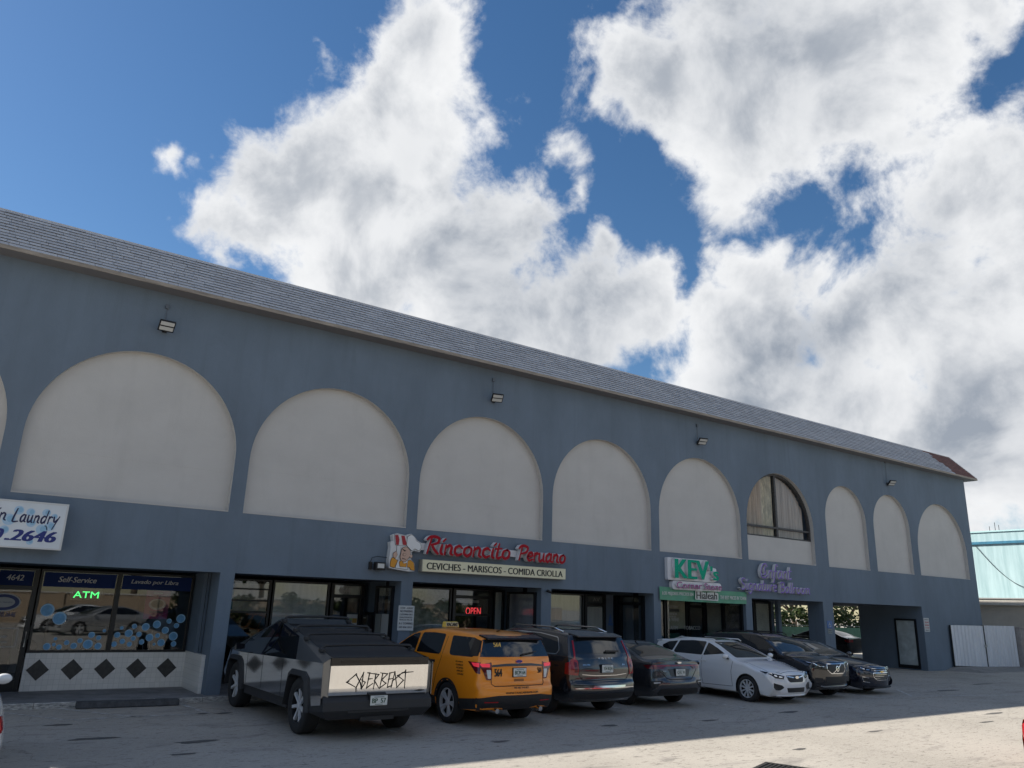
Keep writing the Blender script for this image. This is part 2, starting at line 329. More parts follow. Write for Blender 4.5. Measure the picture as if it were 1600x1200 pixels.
# ------------------------------------------------------------------ the building
m_blue = pm('blue_grey_stucco', (.143, .183, .233), .82, spec=.25, var=.14, scale=.55, stretch=(1, 1, .45), bump=.45, bscale=30)
def weather(m, dark, amt, sx=2.2, sz=.10):
    """run-down streaks and patchy repaint on an existing stucco material"""
    t = m.node_tree; b = t.nodes['Principled BSDF']; src = b.inputs['Base Color'].links[0].from_socket
    tc_ = t.nodes.new('ShaderNodeTexCoord')
    for st, sc, lo, hi, k in (((sx, sx, sz), 1.6, .53, .68, amt), ((1, 1, 1), .9, .60, .63, amt*.45), ((1, 1, 1), 7, .60, .72, amt*.6)):
        mp = t.nodes.new('ShaderNodeMapping'); mp.inputs['Scale'].default_value = st; t.links.new(tc_.outputs['Object'], mp.inputs[0])
        n = t.nodes.new('ShaderNodeTexNoise'); n.inputs['Scale'].default_value = sc; n.inputs['Detail'].default_value = 7; n.inputs['Roughness'].default_value = .6; t.links.new(mp.outputs[0], n.inputs[0])
        r = t.nodes.new('ShaderNodeMapRange'); r.inputs[1].default_value = lo; r.inputs[2].default_value = hi; r.inputs[4].default_value = k; t.links.new(n.outputs['Fac'], r.inputs[0])
        x = t.nodes.new('ShaderNodeMix'); x.data_type = 'RGBA'; x.inputs[7].default_value = (*dark, 1); t.links.new(r.outputs[0], x.inputs[0]); t.links.new(src, x.inputs[6]); src = x.outputs[2]
    t.links.new(src, b.inputs['Base Color'])
weather(m_blue, (.095, .115, .142), .20)
m_beige = pm('beige_arch_stucco', (.50, .487, .47), .8, spec=.25, var=.05, scale=.9, stretch=(.8, 1, 1.3), bump=.25, bscale=40)
weather(m_beige, (.36, .35, .335), .16, 1.2, .3)
m_sill = pm('pale_sill', (.50, .475, .445), .7)
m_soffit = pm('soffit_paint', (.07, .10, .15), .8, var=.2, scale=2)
m_dark = pm('dark_interior', (.022, .024, .028), .7)
m_int = pm('interior_wall', (.10, .10, .105), .8, var=.2, scale=1)
m_frame = pm('dark_bronze_frame', (.016, .018, .022), .35, metal=.4)
m_glass = glass_mat('shop_glass', (.80, .82, .83), -.01, 1.5, 1.0)
m_blind = pm('grey_roller_blind', (.80, .79, .74), .8, var=.15, scale=1.5, stretch=(6, 1, .5))
LINT, AB, ATOP, WTOP = 2.68, 4.05, 7.42, 9.0
BL, BR = -4.45, 40.5
bld = thing('commercial_building', 'long blue-grey two-storey shop building with beige blind arches and shingled mansard roof', 'building')
ARCH = [(-3.96, .28), (.60, 4.87), (5.20, 9.45), (9.77, 13.97), (14.33, 18.47), (18.86, 23.04), (23.40, 27.50), (28.37, 31.30), (31.88, 34.80), (35.38, 39.88)]
OPEN = [(-3.96, .28), (.60, 4.88), (5.20, 9.44), (9.77, 13.98), (14.34, 18.54), (18.86, 23.10), (23.45, 27.75), (28.40, 35.09)]
fw = MB()
def arch_pts(a, b, n=36):
    r = (b-a)/2; zs = ATOP - r*1.0; c = (a+b)/2
    if r > 2.3: zs = ATOP - 2.2
    rv = ATOP - zs
    return [(c - r*math.cos(math.pi*k/n), zs + rv*math.sin(math.pi*k/n)) for k in range(n+1)]
prev = BL
for a, b in ARCH:
    fw.quad((prev, 0, AB), (a, 0, AB), (a, 0, WTOP), (prev, 0, WTOP))
    p = arch_pts(a, b)
    fw.quad((a, 0, p[0][1]), (a, 0, p[0][1]), (a, 0, WTOP), (a, 0, WTOP)) if False else None
    for (x0, z0), (x1, z1) in zip(p, p[1:]):
        fw.quad((x0, 0, z0), (x1, 0, z1), (x1, 0, WTOP), (x0, 0, WTOP))
    prev = b
fw.quad((prev, 0, AB), (BR, 0, AB), (BR, 0, WTOP), (prev, 0, WTOP))
fw.quad((BL, 0, LINT), (BR, 0, LINT), (BR, 0, AB), (BL, 0, AB))
fw.quad((35.09, 0, 0), (BR, 0, 0), (BR, 0, LINT), (35.09, 0, LINT))
fw.quad((35.09, .003, 0), (35.09, 3.0, 0), (35.09, 3.0, LINT), (35.09, .003, LINT))
fw.quad((BR, 0, 0), (BR, 3, 0), (BR, 3, WTOP), (BR, 0, WTOP)); fw.quad((BR, 3, LINT), (BR, 14, LINT), (BR, 14, WTOP), (BR, 3, WTOP)); fw.quad((BL, 14, 0), (BL, 0, 0), (BL, 0, WTOP), (BL, 14, WTOP))
fw.quad((35.09, 3.0, 0), (BR, 3.0, 0), (BR, 3.0, LINT), (35.09, 3.0, LINT))
fw.quad((BR, 14, LINT), (BL, 14, LINT), (BL, 14, WTOP), (BR, 14, WTOP)); fw.quad((28, 14, 0), (BL, 14, 0), (BL, 14, LINT), (28, 14, LINT))
fw.build('facade_wall', m_blue, bld)
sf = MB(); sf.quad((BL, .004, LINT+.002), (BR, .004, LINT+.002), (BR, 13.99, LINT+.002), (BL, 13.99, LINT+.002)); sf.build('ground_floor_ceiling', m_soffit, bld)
fl = MB(); fl.quad((BL, 2.31, .1), (28, 2.31, .1), (28, 13.9, .1), (BL, 13.9, .1)); fl.build('shop_floor', pm('shop_floor', (.18, .175, .17), .5), bld)
DEP = .15
for i, (a, b) in enumerate(ARCH):
    p = [(a, AB)] + arch_pts(a, b) + [(b, AB)]
    pn = MB(); n = len(p)
    zb = AB if i != 6 else AB
    zlow = 4.95
    if i == 6:
        pn.quad((a, DEP, AB), (b, DEP, AB), (b, DEP, zlow), (a, DEP, zlow))
    else:
        c = ((a+b)/2, DEP, AB+1.0)
        pn.add([c]+[(x, DEP, z) for x, z in p], [(0, k+1, (k+1) % n+1) for k in range(n)])
    for (x0, z0), (x1, z1) in zip(p, p[1:]): pn.quad((x0, 0, z0), (x0, DEP if i != 6 else .30, z0), (x1, DEP if i != 6 else .30, z1), (x1, 0, z1))
    pan = pn.build('arch_panel', m_beige, bld)
    s = MB(); s.box((a+.002, -.006, AB-.012), (b-.002, DEP-.002, AB+.012)); s.build('sill', m_sill, pan)
    if i < 6:                                   # a faint plaster joint across each blind arch
        s = MB(); zj = AB+.95+rnd.uniform(-.1, .1); s.prism([(a+.01, DEP-.004, zj), (b-.01, DEP-.004, zj-rnd.uniform(.0, .06)), (b-.01, DEP-.004, zj+.012), (a+.01, DEP-.004, zj+.016)], (0, .01, 0)); s.build('plaster_joint', m_beige, pan)
# arched upstairs window with curtains
a, b = ARCH[6]
win = MB(); pts = [(a+.01, 4.96)] + [(x if abs(x-(a+b)/2) < 2 else x, z) for x, z in arch_pts(a, b)] + [(b-.01, 4.96)]
def ring(pts, w, y0, y1):
    c = Vector(((a+b)/2, 0, 5.6)); inn = []
    for x, z in pts:
        d = (Vector((x, 0, z))-c); k = 1-w/d.length; inn.append((c.x+d.x*k, c.z+d.z*k))
    q = MB(); n = len(pts)
    for k in range(n):
        k2 = (k+1) % n
        q.quad((*pts[k][:1], y0, pts[k][1]), (inn[k][0], y0, inn[k][1]), (inn[k2][0], y0, inn[k2][1]), (pts[k2][0], y0, pts[k2][1]))
        q.quad((inn[k][0], y0, inn[k][1]), (inn[k][0], y1, inn[k][1]), (inn[k2][0], y1, inn[k2][1]), (inn[k2][0], y0, inn[k2][1]))
    return q, inn
q, inn = ring(pts, .08, .15, .27)
m_wfr = pm('weathered_window_frame', (.05, .048, .05), .6, var=.5, scale=14)
wf = q.build('arched_window', m_wfr, bld)
q = MB(); q.add([((a+b)/2, .24, 5.6)]+[(x, .24, z) for x, z in inn], [(0, k+1, (k+1) % len(inn)+1) for k in range(len(inn))]); q.build('pane', glass_mat('upper_glass', (.92, .92, .92), -.035, 1.45, .6), wf)
q = MB(); q.box((25.36, .16, 4.98), (25.46, .26, 7.38)); q.build('mullion', m_wfr, wf)
q = MB(); q.box((a+.06, .155, 5.29), (b-.06, .262, 5.36)); q.build('transom', m_wfr, wf)
q = MB(); q.box((a+.05, .155, 4.955), (b-.05, .262, 5.0)); q.build('bottom_rail', m_wfr, wf)
def curtain(x0, x1, mat, n=60, amp=.035):
    q = MB(); r = (b-a)/2
    col = []
    for k in range(n+1):
        x = x0+(x1-x0)*k/n; zz = ATOP-r + math.sqrt(max(0.02, (r-.08)**2-(x-(a+b)/2)**2)) if True else 0
        y = .33+amp*math.sin(k*1.35+math.sin(k*.37)*1.5)
        col.append(((x, y, 4.97), (x, y, zz)))
    for c0, c1 in zip(col, col[1:]): q.quad(c0[0], c1[0], c1[1], c0[1])
    return q.build('curtain', mat, wf, smooth=True)
curtain(a+.1, 24.7, pm('cream_curtain', (.48, .39, .30), .9, var=.35, scale=2, stretch=(7, 1, .3)))
curtain(24.7, 25.36, pm('stained_curtain', (.60, .54, .40), .9, var=.45, scale=3, stretch=(4, 1, .8)))
curtain(25.46, 27.25, pm('grey_curtain', (.38, .33, .29), .9, var=.25, scale=2, stretch=(9, 1, .2)), amp=.02)
q = MB(); q.quad((a, .9, 4.9), (b, .9, 4.9), (b, .9, 7.5), (a, .9, 7.5)); q.build('room_wall', pm('dim_room', (.10, .13, .18), .8), wf)
# mansard roof: shingle courses are real strips of tabs
roof = MB(); OV, Z0, ZT, YT = .44, 8.90, 10.08, .40
ZE = 8.965
roof.quad((BL-OV, -OV, Z0), (BR+OV, -OV, Z0), (BR, .0, Z0+.0), (BL, .0, Z0+.0))                       # soffit
roof.quad((BR, 0, Z0), (BR+OV, -OV, Z0), (BR+OV, 14, Z0), (BR, 14, Z0)); roof.quad((BL-OV, -OV, Z0), (BL, 0, Z0), (BL, 14, Z0), (BL-OV, 14, Z0))
xr, xl = BR+OV-(YT+OV), BL-OV+(YT+OV)
roof.quad((BL-OV, -OV, ZE), (BR+OV, -OV, ZE), (xr, YT, ZT-.012), (xl, YT, ZT-.012)); roof.quad((BR+OV, -OV, ZE), (BR+OV, 14, ZE), (xr, 14, ZT-.012), (xr, YT, ZT-.012))
roof.quad((BL-OV, 14, ZE), (BL-OV, -OV, ZE), (xl, YT, ZT-.012), (xl, 14, ZT-.012)); roof.quad((xl, YT, ZT-.012), (xr, YT, ZT-.012), (xr, 14, ZT-.012), (xl, 14, ZT-.012))
ro = roof.build('roof', pm('roof_deck', (.16, .16, .17), .9), bld)
q = MB(); q.box((BL-OV-.02, -OV-.025, Z0-.01), (BR+OV+.02, -OV, ZE+.01)); q.box((BR+OV, -OV, Z0-.01), (BR+OV+.022, 14, ZE+.01)); q.box((BL-OV-.022, -OV, Z0-.01), (BL-OV, 14, ZE+.01))
q.build('fascia', pm('tan_fascia', (.27, .235, .20), .75, var=.3, scale=3, stretch=(1, 1, 6)), ro)
def shingle_mat(name, c0, c1):
    m = bpy.data.materials.new(name); m.use_nodes = True; t = m.node_tree; bs = t.nodes['Principled BSDF']; bs.inputs['Roughness'].default_value = .9
    g_ = t.nodes.new('ShaderNodeNewGeometry'); tc_ = t.nodes.new('ShaderNodeTexCoord'); n = t.nodes.new('ShaderNodeTexNoise'); n.inputs['Scale'].default_value = 40; n.inputs['Detail'].default_value = 3
    t.links.new(tc_.outputs['Object'], n.inputs[0])
    ad = t.nodes.new('ShaderNodeMath'); ad.operation = 'MULTIPLY_ADD'; ad.inputs[1].default_value = .6; t.links.new(n.outputs['Fac'], ad.inputs[0])
    sc = t.nodes.new('ShaderNodeMath'); sc.operation = 'MULTIPLY'; sc.inputs[1].default_value = .25; t.links.new(g_.outputs['Random Per Island'], sc.inputs[0]); t.links.new(sc.outputs[0], ad.inputs[2])
    x_ = t.nodes.new('ShaderNodeMix'); x_.data_type = 'RGBA'; x_.inputs[6].default_value = (*c0, 1); x_.inputs[7].default_value = (*c1, 1)
    t.links.new(ad.outputs[0], x_.inputs[0]); t.links.new(x_.outputs[2], bs.inputs['Base Color'])
    bp = t.nodes.new('ShaderNodeBump'); bp.inputs['Strength'].default_value = .4; bp.inputs['Distance'].default_value = .01; t.links.new(n.outputs['Fac'], bp.inputs['Height']); t.links.new(bp.outputs[0], bs.inputs['Normal'])
    return m
m_shg, m_shr = shingle_mat('grey_shingles', (.34, .335, .345), (.72, .71, .72)), shingle_mat('red_shingles', (.15, .065, .055), (.30, .13, .105))
nrow = 12; sl_v = Vector((0, YT+OV, ZT-ZE)); nrm = Vector((0, -sl_v.z, sl_v.y)).normalized()
sg, sr = MB(), MB()
for k in range(nrow):
    t0, t1 = k/nrow, min(1.0, (k+1.12)/nrow)
    inset = lambda t: (YT+OV)*t
    x = BL-OV+inset(t0) - rnd.random()*.15; xe = BR+OV-inset(t0)
    while x < xe-.02:
        w = rnd.choice((.22, .30, .38, .50)); x1 = min(x+w, xe); up = rnd.uniform(.020, .028); g_ = .006
        xa, xb = max(x, BL-OV+inset(t0)), x1
        xta, xtb = max(xa, BL-OV+inset(t1)), min(xb, BR+OV-inset(t1))
        if xtb > xta+.01:
            A = Vector((0, -OV, ZE))
            lo, hi = A+sl_v*t0, A+sl_v*t1
            v = [Vector((xa, 0, 0))+lo+nrm*up, Vector((xb-g_, 0, 0))+lo+nrm*up, Vector((xtb-g_, 0, 0))+hi+nrm*.004, Vector((xta, 0, 0))+hi+nrm*.004,
                 Vector((xa, 0, 0))+lo-nrm*.004, Vector((xb-g_, 0, 0))+lo-nrm*.004]
            red = xa > (37.35 + (1-t0)*1.35)
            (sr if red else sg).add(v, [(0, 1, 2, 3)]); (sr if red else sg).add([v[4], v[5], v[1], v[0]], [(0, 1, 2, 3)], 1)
        x = x1
o = sg.build('shingles', [m_shg, pm('shingle_edge_shade', (.09, .088, .09), .9)], ro); o['kind'] = 'stuff'; o = sr.build('red_shingles', [m_shr, pm('shingle_edge_shade', (0, 0, 0))], ro); o['kind'] = 'stuff'; o['label'] = 'patch of red shingles at the roof corner'  # edge colour darkened to paint the shadow line under each course
# ridge cap and side slope at the right hip
q = MB(); q.tube([(xl, YT, ZT), (xr, YT, ZT)], .022, 6); q.tube([(BR+OV, -OV, ZE+.02), (xr, YT, ZT+.01)], .028, 6); q.build('ridge_cap', m_shg, ro)

# ---- ground floor: pillars, party walls, storefronts
SFY = 1.85
for a, b in zip([o_[1] for o_ in OPEN[:-1]], [o_[0] for o_ in OPEN[1:]]):
    q = MB(); wide = b > 28
    q.box((a, .002, .02), (b, .7, LINT+.004)) ; q.quad((a, 0, .02), (b, 0, .02), (b, 0, LINT), (a, 0, LINT)); q.build('pillar', m_blue, bld)
    if not wide:
        q = MB(); q.box((a+.01, 1.0, .02), (b-.01, 13.9, LINT)); q.build('party_wall', m_blue, bld)
        q = MB(); q.box((a+.06, .70, .1), (b-.06, 1.0, LINT)); q.build('slot_pane', m_frame, bld)
q = MB(); q.box((BL, .002, 0), (-3.96, .7, LINT)); q.build('pillar', m_blue, bld)
q = MB(); q.box((26.98, 1.95, 0), (27.12, 13.9, LINT)); q.build('party_wall', m_blue, bld)
q = MB(); q.box((26.98, 1.50, .0), (27.16, 1.66, LINT)); q.build('pillar', m_blue, bld)
q = MB(); q.box((BL, 9.0, .1), (26.95, 9.1, LINT)); q.build('back_wall', m_int, bld)
def window(x0, x1, z0, z1, y=SFY, bars=(), mull=(), blind=None, fw_=.05, axis='x', X=0, name='shop_window', glass=None):
    """a framed shop window; axis 'y' puts it in a side wall at X, running from y=x0 to y=x1"""
    T = (lambda u, v, z: (u, y+v, z)) if axis == 'x' else (lambda u, v, z: (X+v, u, z))
    def bx(q, u0, u1, v0, v1, a_, b_):
        p0, p1 = T(u0, v0, a_), T(u1, v1, b_); q.box(tuple(map(min, p0, p1)), tuple(map(max, p0, p1)))
    f = MB()
    bx(f, x0, x0+fw_, -.05, .05, z0, z1); bx(f, x1-fw_, x1, -.05, .05, z0, z1); bx(f, x0+fw_, x1-fw_, -.05, .05, z0, z0+fw_); bx(f, x0+fw_, x1-fw_, -.05, .05, z1-fw_, z1)
    for zb_ in bars: bx(f, x0+fw_, x1-fw_, -.045, .045, zb_-.02, zb_+.02)
    for xm in mull: bx(f, xm-.03, xm+.03, -.046, .046, z0+fw_, z1-fw_)
    w = f.build(name, m_frame, bld)
    g = MB(); bx(g, x0+fw_*.6, x1-fw_*.6, -.004, .004, z0+fw_*.6, z1-fw_*.6); g.build('pane', glass or m_glass, w)
    if blind:
        g = MB(); bx(g, x0+.06, x1-.06, .020, .024, blind[0], blind[1]); g.build('blind', blind[2] if len(blind) > 2 else m_blind, w)
    return w
def shopdoor(x0, x1, z1=2.22, top=2.62, y=SFY, axis='x', X=0, blind=None, mid=None):
    T = (lambda u, v, z: (u, y+v, z)) if axis == 'x' else (lambda u, v, z: (X+v, u, z))
    def bx(q, u0, u1, v0, v1, a_, b_):
        p0, p1 = T(u0, v0, a_), T(u1, v1, b_); q.box(tuple(map(min, p0, p1)), tuple(map(max, p0, p1)))
    f = MB(); s = .09
    bx(f, x0, x0+s, -.06, .06, .1, top); bx(f, x1-s, x1, -.06, .06, .1, top); bx(f, x0+s, x1-s, -.055, .055, z1, z1+.09); bx(f, x0+s, x1-s, -.055, .055, top-.05, top); bx(f, x0+s, x1-s, -.05, .05, .1, .34)
    if mid: bx(f, x0+s, x1-s, -.052, .052, mid-.03, mid+.03)
    d = f.build('shop_door', m_frame, bld)
    g = MB(); bx(g, x0+s*.7, x1-s*.7, -.004, .004, .3, top-.03); g.build('pane', m_glass, d)
    h = MB(); u = x1-s*.5
    p = [T(u, -.07, 1.0), T(u, -.12, 1.0), T(u, -.12, 1.3), T(u, -.07, 1.3)]; h.tube(p, .014, 6); h.build('handle', pm('brushed_steel', (.5, .5, .5), .3, metal=1), d)
    if blind:
        g = MB(); bx(g, x0+.1, x1-.1, .020, .024, blind[0], blind[1]); g.build('blind', m_blind, d)
    return d
# bay 0 and 1: laundry
window(-3.9, .2, .1, 2.62)
laundry_door = shopdoor(.66, 1.52, 2.16)
m_tile = bpy.data.materials.new('white_wall_tiles'); m_tile.use_nodes = True
_t = m_tile.node_tree; _b = _t.nodes['Principled BSDF']; _b.inputs['Roughness'].default_value = .3
_c = _t.nodes.new('ShaderNodeTexCoord'); _mp = _t.nodes.new('ShaderNodeMapping'); _mp.inputs['Rotation'].default_value = (R(90), 0, 0); _t.links.new(_c.outputs['Object'], _mp.inputs[0])
_k = _t.nodes.new('ShaderNodeTexBrick'); _k.offset = 0; _k.inputs['Color1'].default_value = (.78, .75, .71, 1); _k.inputs['Color2'].default_value = (.71, .685, .645, 1); _k.inputs['Mortar'].default_value = (.55, .53, .50, 1)
_k.inputs['Scale'].default_value = 1; _k.inputs['Brick Width'].default_value = .108; _k.inputs['Row Height'].default_value = .108; _k.inputs['Mortar Size'].default_value = .003
_t.links.new(_mp.outputs[0], _k.inputs[0]); _t.links.new(_k.outputs['Color'], _b.inputs['Base Color'])
q = MB(); q.box((1.55, SFY-.07, .10), (4.80, SFY+.1, .87)); tw = q.build('tiled_wall', m_tile, bld)
q = MB(); q.box((4.80, .30, .10), (4.879, SFY-.0, .90)); q.build('tiled_return', m_tile, bld)
q = MB(); q.box((4.80, 1.02, .902), (4.878, SFY, LINT)); q.build('corner_post', m_blue, bld)
m_dia = pm('dark_slate_tile', (.045, .042, .040), .45, var=.35, scale=14)
for cx in (1.82, 2.47, 3.12, 3.77, 4.42):
    q = MB(); h = .215; q.prism([(cx, SFY-.078, .525-h), (cx+h, SFY-.078, .525), (cx, SFY-.078, .525+h), (cx-h, SFY-.078, .525)], (0, .012, 0)); q.build('diamond_tile', m_dia, tw)
lw1 = window(1.55, 3.13, .87, 2.62); lw2 = window(3.13, 4.78, .87, 2.62)
m_band = pm('navy_window_band', (.012, .030, .125), .7, spec=.2)
m_dec = pm('pale_lettering', (.55, .55, .55), .6)
for w, a, b, t_, ta, tb in ((laundry_door, .78, 1.42, '4642', .92, 1.24), (lw1, 1.62, 3.06, 'Self-Service', 1.90, 2.66), (lw2, 3.2, 4.72, 'Lavado por Libra', 3.38, 4.42)):
    q = MB(); q.box((a, SFY-.012, 2.25), (b, SFY-.006, 2.56)); q.build('header_band', m_band, w)
    text_obj('lettering', fit_text(t_, ta, tb, 2.355, 2.475, SFY-.016, shear=.15 if t_ == '4642' else .25, bold=.012), m_dec, w)
m_bub, m_bub2 = pm('light_blue_sticker', (.13, .34, .58), .5, var=.25, scale=9), pm('pale_blue_rim', (.33, .55, .75), .5)
def bubble(x, z, r, par):
    q = MB(); n = 20; c = [(x+r*math.cos(2*math.pi*k/n), SFY-.012, z+r*math.sin(2*math.pi*k/n)) for k in range(n)]
    q.add(c, [tuple(range(n))], 1); r2 = r*.82
    q.add([(x-r*.06+r2*math.cos(2*math.pi*k/n), SFY-.0135, z-r*.06+r2*math.sin(2*math.pi*k/n)) for k in range(n)], [tuple(range(n))], 0)
    q.build('bubble_sticker', [m_bub, m_bub2], par)
# BUBBLES
def px_at(px, py, Y):
    d = AX_F*1196.18 + AX_R*(px-800) - AX_U*(py-600); k = (Y+18.3)/d.y
    return Vector((0, -18.3, 2.2)) + d*k
for px, py, r in ((73,1010,5.5),(84,1007,2.8),(92,1011,4.2),(104,1004,4),(115,1009,5),(125,1001,4),(137,1006.5,7.5),(153,1009.5,5.5),(143,992,5),(154,996.5,4),(163,985.5,2.7),(86.5,998,2.7),
                  (178,1006.5,4.6),(183,992,4.8),(191,1002,4.4),(201,989.5,6.4),(190,981,3),(202,1006.5,4.2),(208,997.5,4),(210,978.5,4.2),(217,991,4.4),(221,1003,4.4),(227.5,979.5,6.4),(233.5,996,6.4),(245,975.5,6.6),(258,984.8,6),(240.5,1006.5,2.4),(264,970.5,4.4),(251.5,1004,6.2),(271,1006,4.6),(270.5,994,7.4),(275.5,977.5,4.4),(282.5,966.5,7.6),(246,993,4)):
    p_ = px_at(px, py, SFY); bubble(p_.x, p_.z, r*.0133, lw1 if px < 170 else lw2)
for px, py in ((74, 953), (93, 966)):
    p_ = px_at(px, py, SFY); bubble(p_.x, p_.z, .135, lw1)
    for dz in (.025, -.03): text_obj('lettering', fit_text('OPEN' if dz > 0 else 'WASH', p_.x-.07, p_.x+.06, p_.z+dz-.012, p_.z+dz+.022, SFY-.017, bold=.02), pm('navy_print', (.01, .03, .12), .6), lw1) if False else None
# oval decal and hours on the door
q = MB(); n = 28; p_ = px_at(12, 941, SFY)
for rx, rz_, yy, mi in ((.32, .19, -.012, 0), (.295, .165, -.014, 1), (.215, .105, -.016, 0)):
    q.add([(p_.x-.08+rx*math.cos(2*math.pi*k/n), SFY+yy, p_.z+rz_*math.sin(2*math.pi*k/n)) for k in range(n)], [tuple(range(n))], mi)
q.build('oval_decal', [pm('decal_white', (.42, .42, .42), .6), pm('decal_navy', (.01, .03, .13), .5)], laundry_door)
text_obj('lettering', fit_text('Coin Laundry', .82, 1.12, p_.z-.02, p_.z+.02, SFY-.02), pm('decal_navy', (0, 0, 0)), laundry_door)
m_hours = pm('decal_white', (0, 0, 0))
q = MB()
for a_, b_ in (((.70, 1.36), (1.33, 1.375)), ((1.318, .99), (1.333, 1.36)), ((.70, .985), (1.333, 1.0))): q.box((a_[0], SFY-.014, a_[1]), (b_[0], SFY-.01, b_[1]))
q.build('hours_frame', m_hours, laundry_door)
text_obj('lettering', fit_text('5:00 - 12:00', .80, 1.14, 1.17, 1.22, SFY-.014, bold=.02), m_hours, laundry_door)
text_obj('lettering', fit_text('- 10:00 pm', .84, 1.16, 1.06, 1.11, SFY-.014, bold=.02), m_hours, laundry_door)
text_obj('lettering', fit_text('620.2646', .86, 1.22, 1.60, 1.70, SFY-.014, shear=.2, bold=.02), pm('decal_navy', (0, 0, 0)), laundry_door)
# pink poster in the laundry window
q = MB(); q.box((3.76, SFY+.03, 1.60), (4.29, SFY+.036, 2.24)); po = q.build('poster', pm('magenta_poster', (.30, .03, .14), .6), lw2)
q = MB(); n = 24
q.add([(4.03+.19*math.cos(2*math.pi*k/n), SFY+.026, 1.93+.125*math.sin(2*math.pi*k/n)) for k in range(n)], [tuple(range(n))], 0)
q.add([(4.03+.14*math.cos(2*math.pi*k/n), SFY+.023, 1.94+.09*math.sin(2*math.pi*k/n)) for k in range(n)], [tuple(range(n))], 1)
q.build('poster_print', [pm('poster_white', (.5, .48, .46), .6), pm('poster_green', (.03, .09, .06), .6)], lw2)
text_obj('lettering', fit_text('Same Day', 3.92, 4.12, 2.165, 2.20, SFY+.025, shear=.2), pm('poster_white', (0, 0, 0)), lw2)
text_obj('lettering', fit_text('Service Available', 3.83, 4.22, 2.10, 2.14, SFY+.025, shear=.2), pm('poster_white', (0, 0, 0)), lw2)
text_obj('lettering', fit_text('10 POUNDS', 3.88, 4.18, 1.735, 1.785, SFY+.025, bold=.03), pm('decal_navy', (0, 0, 0)), lw2)
# laundry machines inside
for k in range(5):
    t_ = thing('washing_machine', 'white washer in the dark laundry, ' + ('nearest the door', 'second from the door', 'in the middle of the row', 'fourth from the door', 'farthest from the door')[k], 'washer', (1.9+k*.72, 6.6, .1), 0, 'washers in the laundry')
    q = MB(); q.box((-.33, -.35, 0), (.33, .35, 1.15)); q.build('cabinet', pm('appliance_white', (.5, .5, .5), .4), t_)
    q = MB(); n = 20; q.add([(.22*math.cos(2*math.pi*k_/n), -.365, .6+.22*math.sin(2*math.pi*k_/n)) for k_ in range(n)], [tuple(range(n))]); q.build('door', pm('porthole', (.02, .02, .025), .1), t_)
# bay 2: shop 4644 and its side door
mb_blind = pm('bright_blind', (.42, .40, .36), .8, var=.2, scale=2)
w = window(5.22, 6.68, .30, 2.60, bars=(2.36, 2.08, 1.80), blind=(1.83, 2.50, pm('striped_shop_poster', (.60, .53, .45), .7, var=.35, scale=1.6, stretch=(2.5, 1, .6))))
q = MB(); q.box((5.28, SFY+.010, 1.86), (5.52+.25, SFY+.016, 2.50)); q.build('poster', pm('teal_poster', (.09, .22, .30), .6), w)
for k, dz in enumerate((2.30, 2.03, 1.88)):
    q = MB(); n = 14
    pts_ = [(5.60+.045*math.cos(2*math.pi*j/n), SFY-.012, dz+.07+.055*math.sin(2*math.pi*j/n)) for j in range(n+1)]; q.tube(pts_[:n-(3*k)], .010, 5); q.build('poster_mark', pm('poster_white', (0, 0, 0)), w)
window(6.72, 8.26, .30, 2.60, blind=(.6, 2.54, m_blind))
d = shopdoor(8.30, 9.26, 2.22, 2.60, blind=None)
q = MB(); q.box((8.42, SFY+.02, 2.30), (9.16, SFY+.026, 2.54)); q.build('transom_panel', m_blind, d)
text_obj('lettering', fit_text('4644', 8.52, 8.86, 2.325, 2.50, SFY-.015, bold=.03), m_dec, d)
q = MB(); q.box((8.82, SFY-.02, 1.28), (9.12, SFY-.014, 1.80)); pp = q.build('notice', pm('notice_white', (.45, .45, .44), .7), d)
for k, c in enumerate(((.16, .30, .06), (.35, .20, .04), (.07, .22, .32), (.34, .07, .05))):
    q = MB(); xx = 8.83 + (.145 if k in (1, 3) else 0); zz = 1.58 if k < 2 else 1.30
    q.box((xx, SFY-.023, zz), (xx+.135, SFY-.0205, zz+.12)); q.build('notice_print', pm('notice_ink_%s' % 'abcd'[k], c, .7), d)
q = MB(); q.box((8.40, SFY-.02, 1.38), (8.70, SFY-.014, 1.56)); q.build('notice', pm('notice_white', (0, 0, 0)), d)
window(.35, 1.32, .35, 2.56, axis='y', X=9.40, name='side_window')
q = MB(); q.box((9.385, .50, 1.25), (9.392, .90, 1.85)); q.build('notice', pm('notice_white', (0, 0, 0)), bld)
q = MB(); q.box((9.385, .95, 1.22), (9.392, 1.28, 1.84)); q.build('notice', pm('grey_notice', (.25, .26, .25), .7), bld)
mbx = thing('mailbox', 'black wall mailbox between the shop door and the side window', 'mailbox', (9.30, 1.55, 1.35))
q = MB(); q.box((-.09, -.16, 0), (.085, .16, .46)); q.prism([(-.10, -.17, .46), (-.10, .17, .46), (.085, .17, .52), (.085, -.17, .52)], (0, 0, -.012)); bevel(q.build('body', pm('black_enamel', (.01, .01, .012), .35), mbx), .01, 1)
q = MB(); q.box((-.096, -.07, .36), (-.091, .07, .39)); q.build('slot_plate', pm('brushed_steel', (0, 0, 0)), mbx)
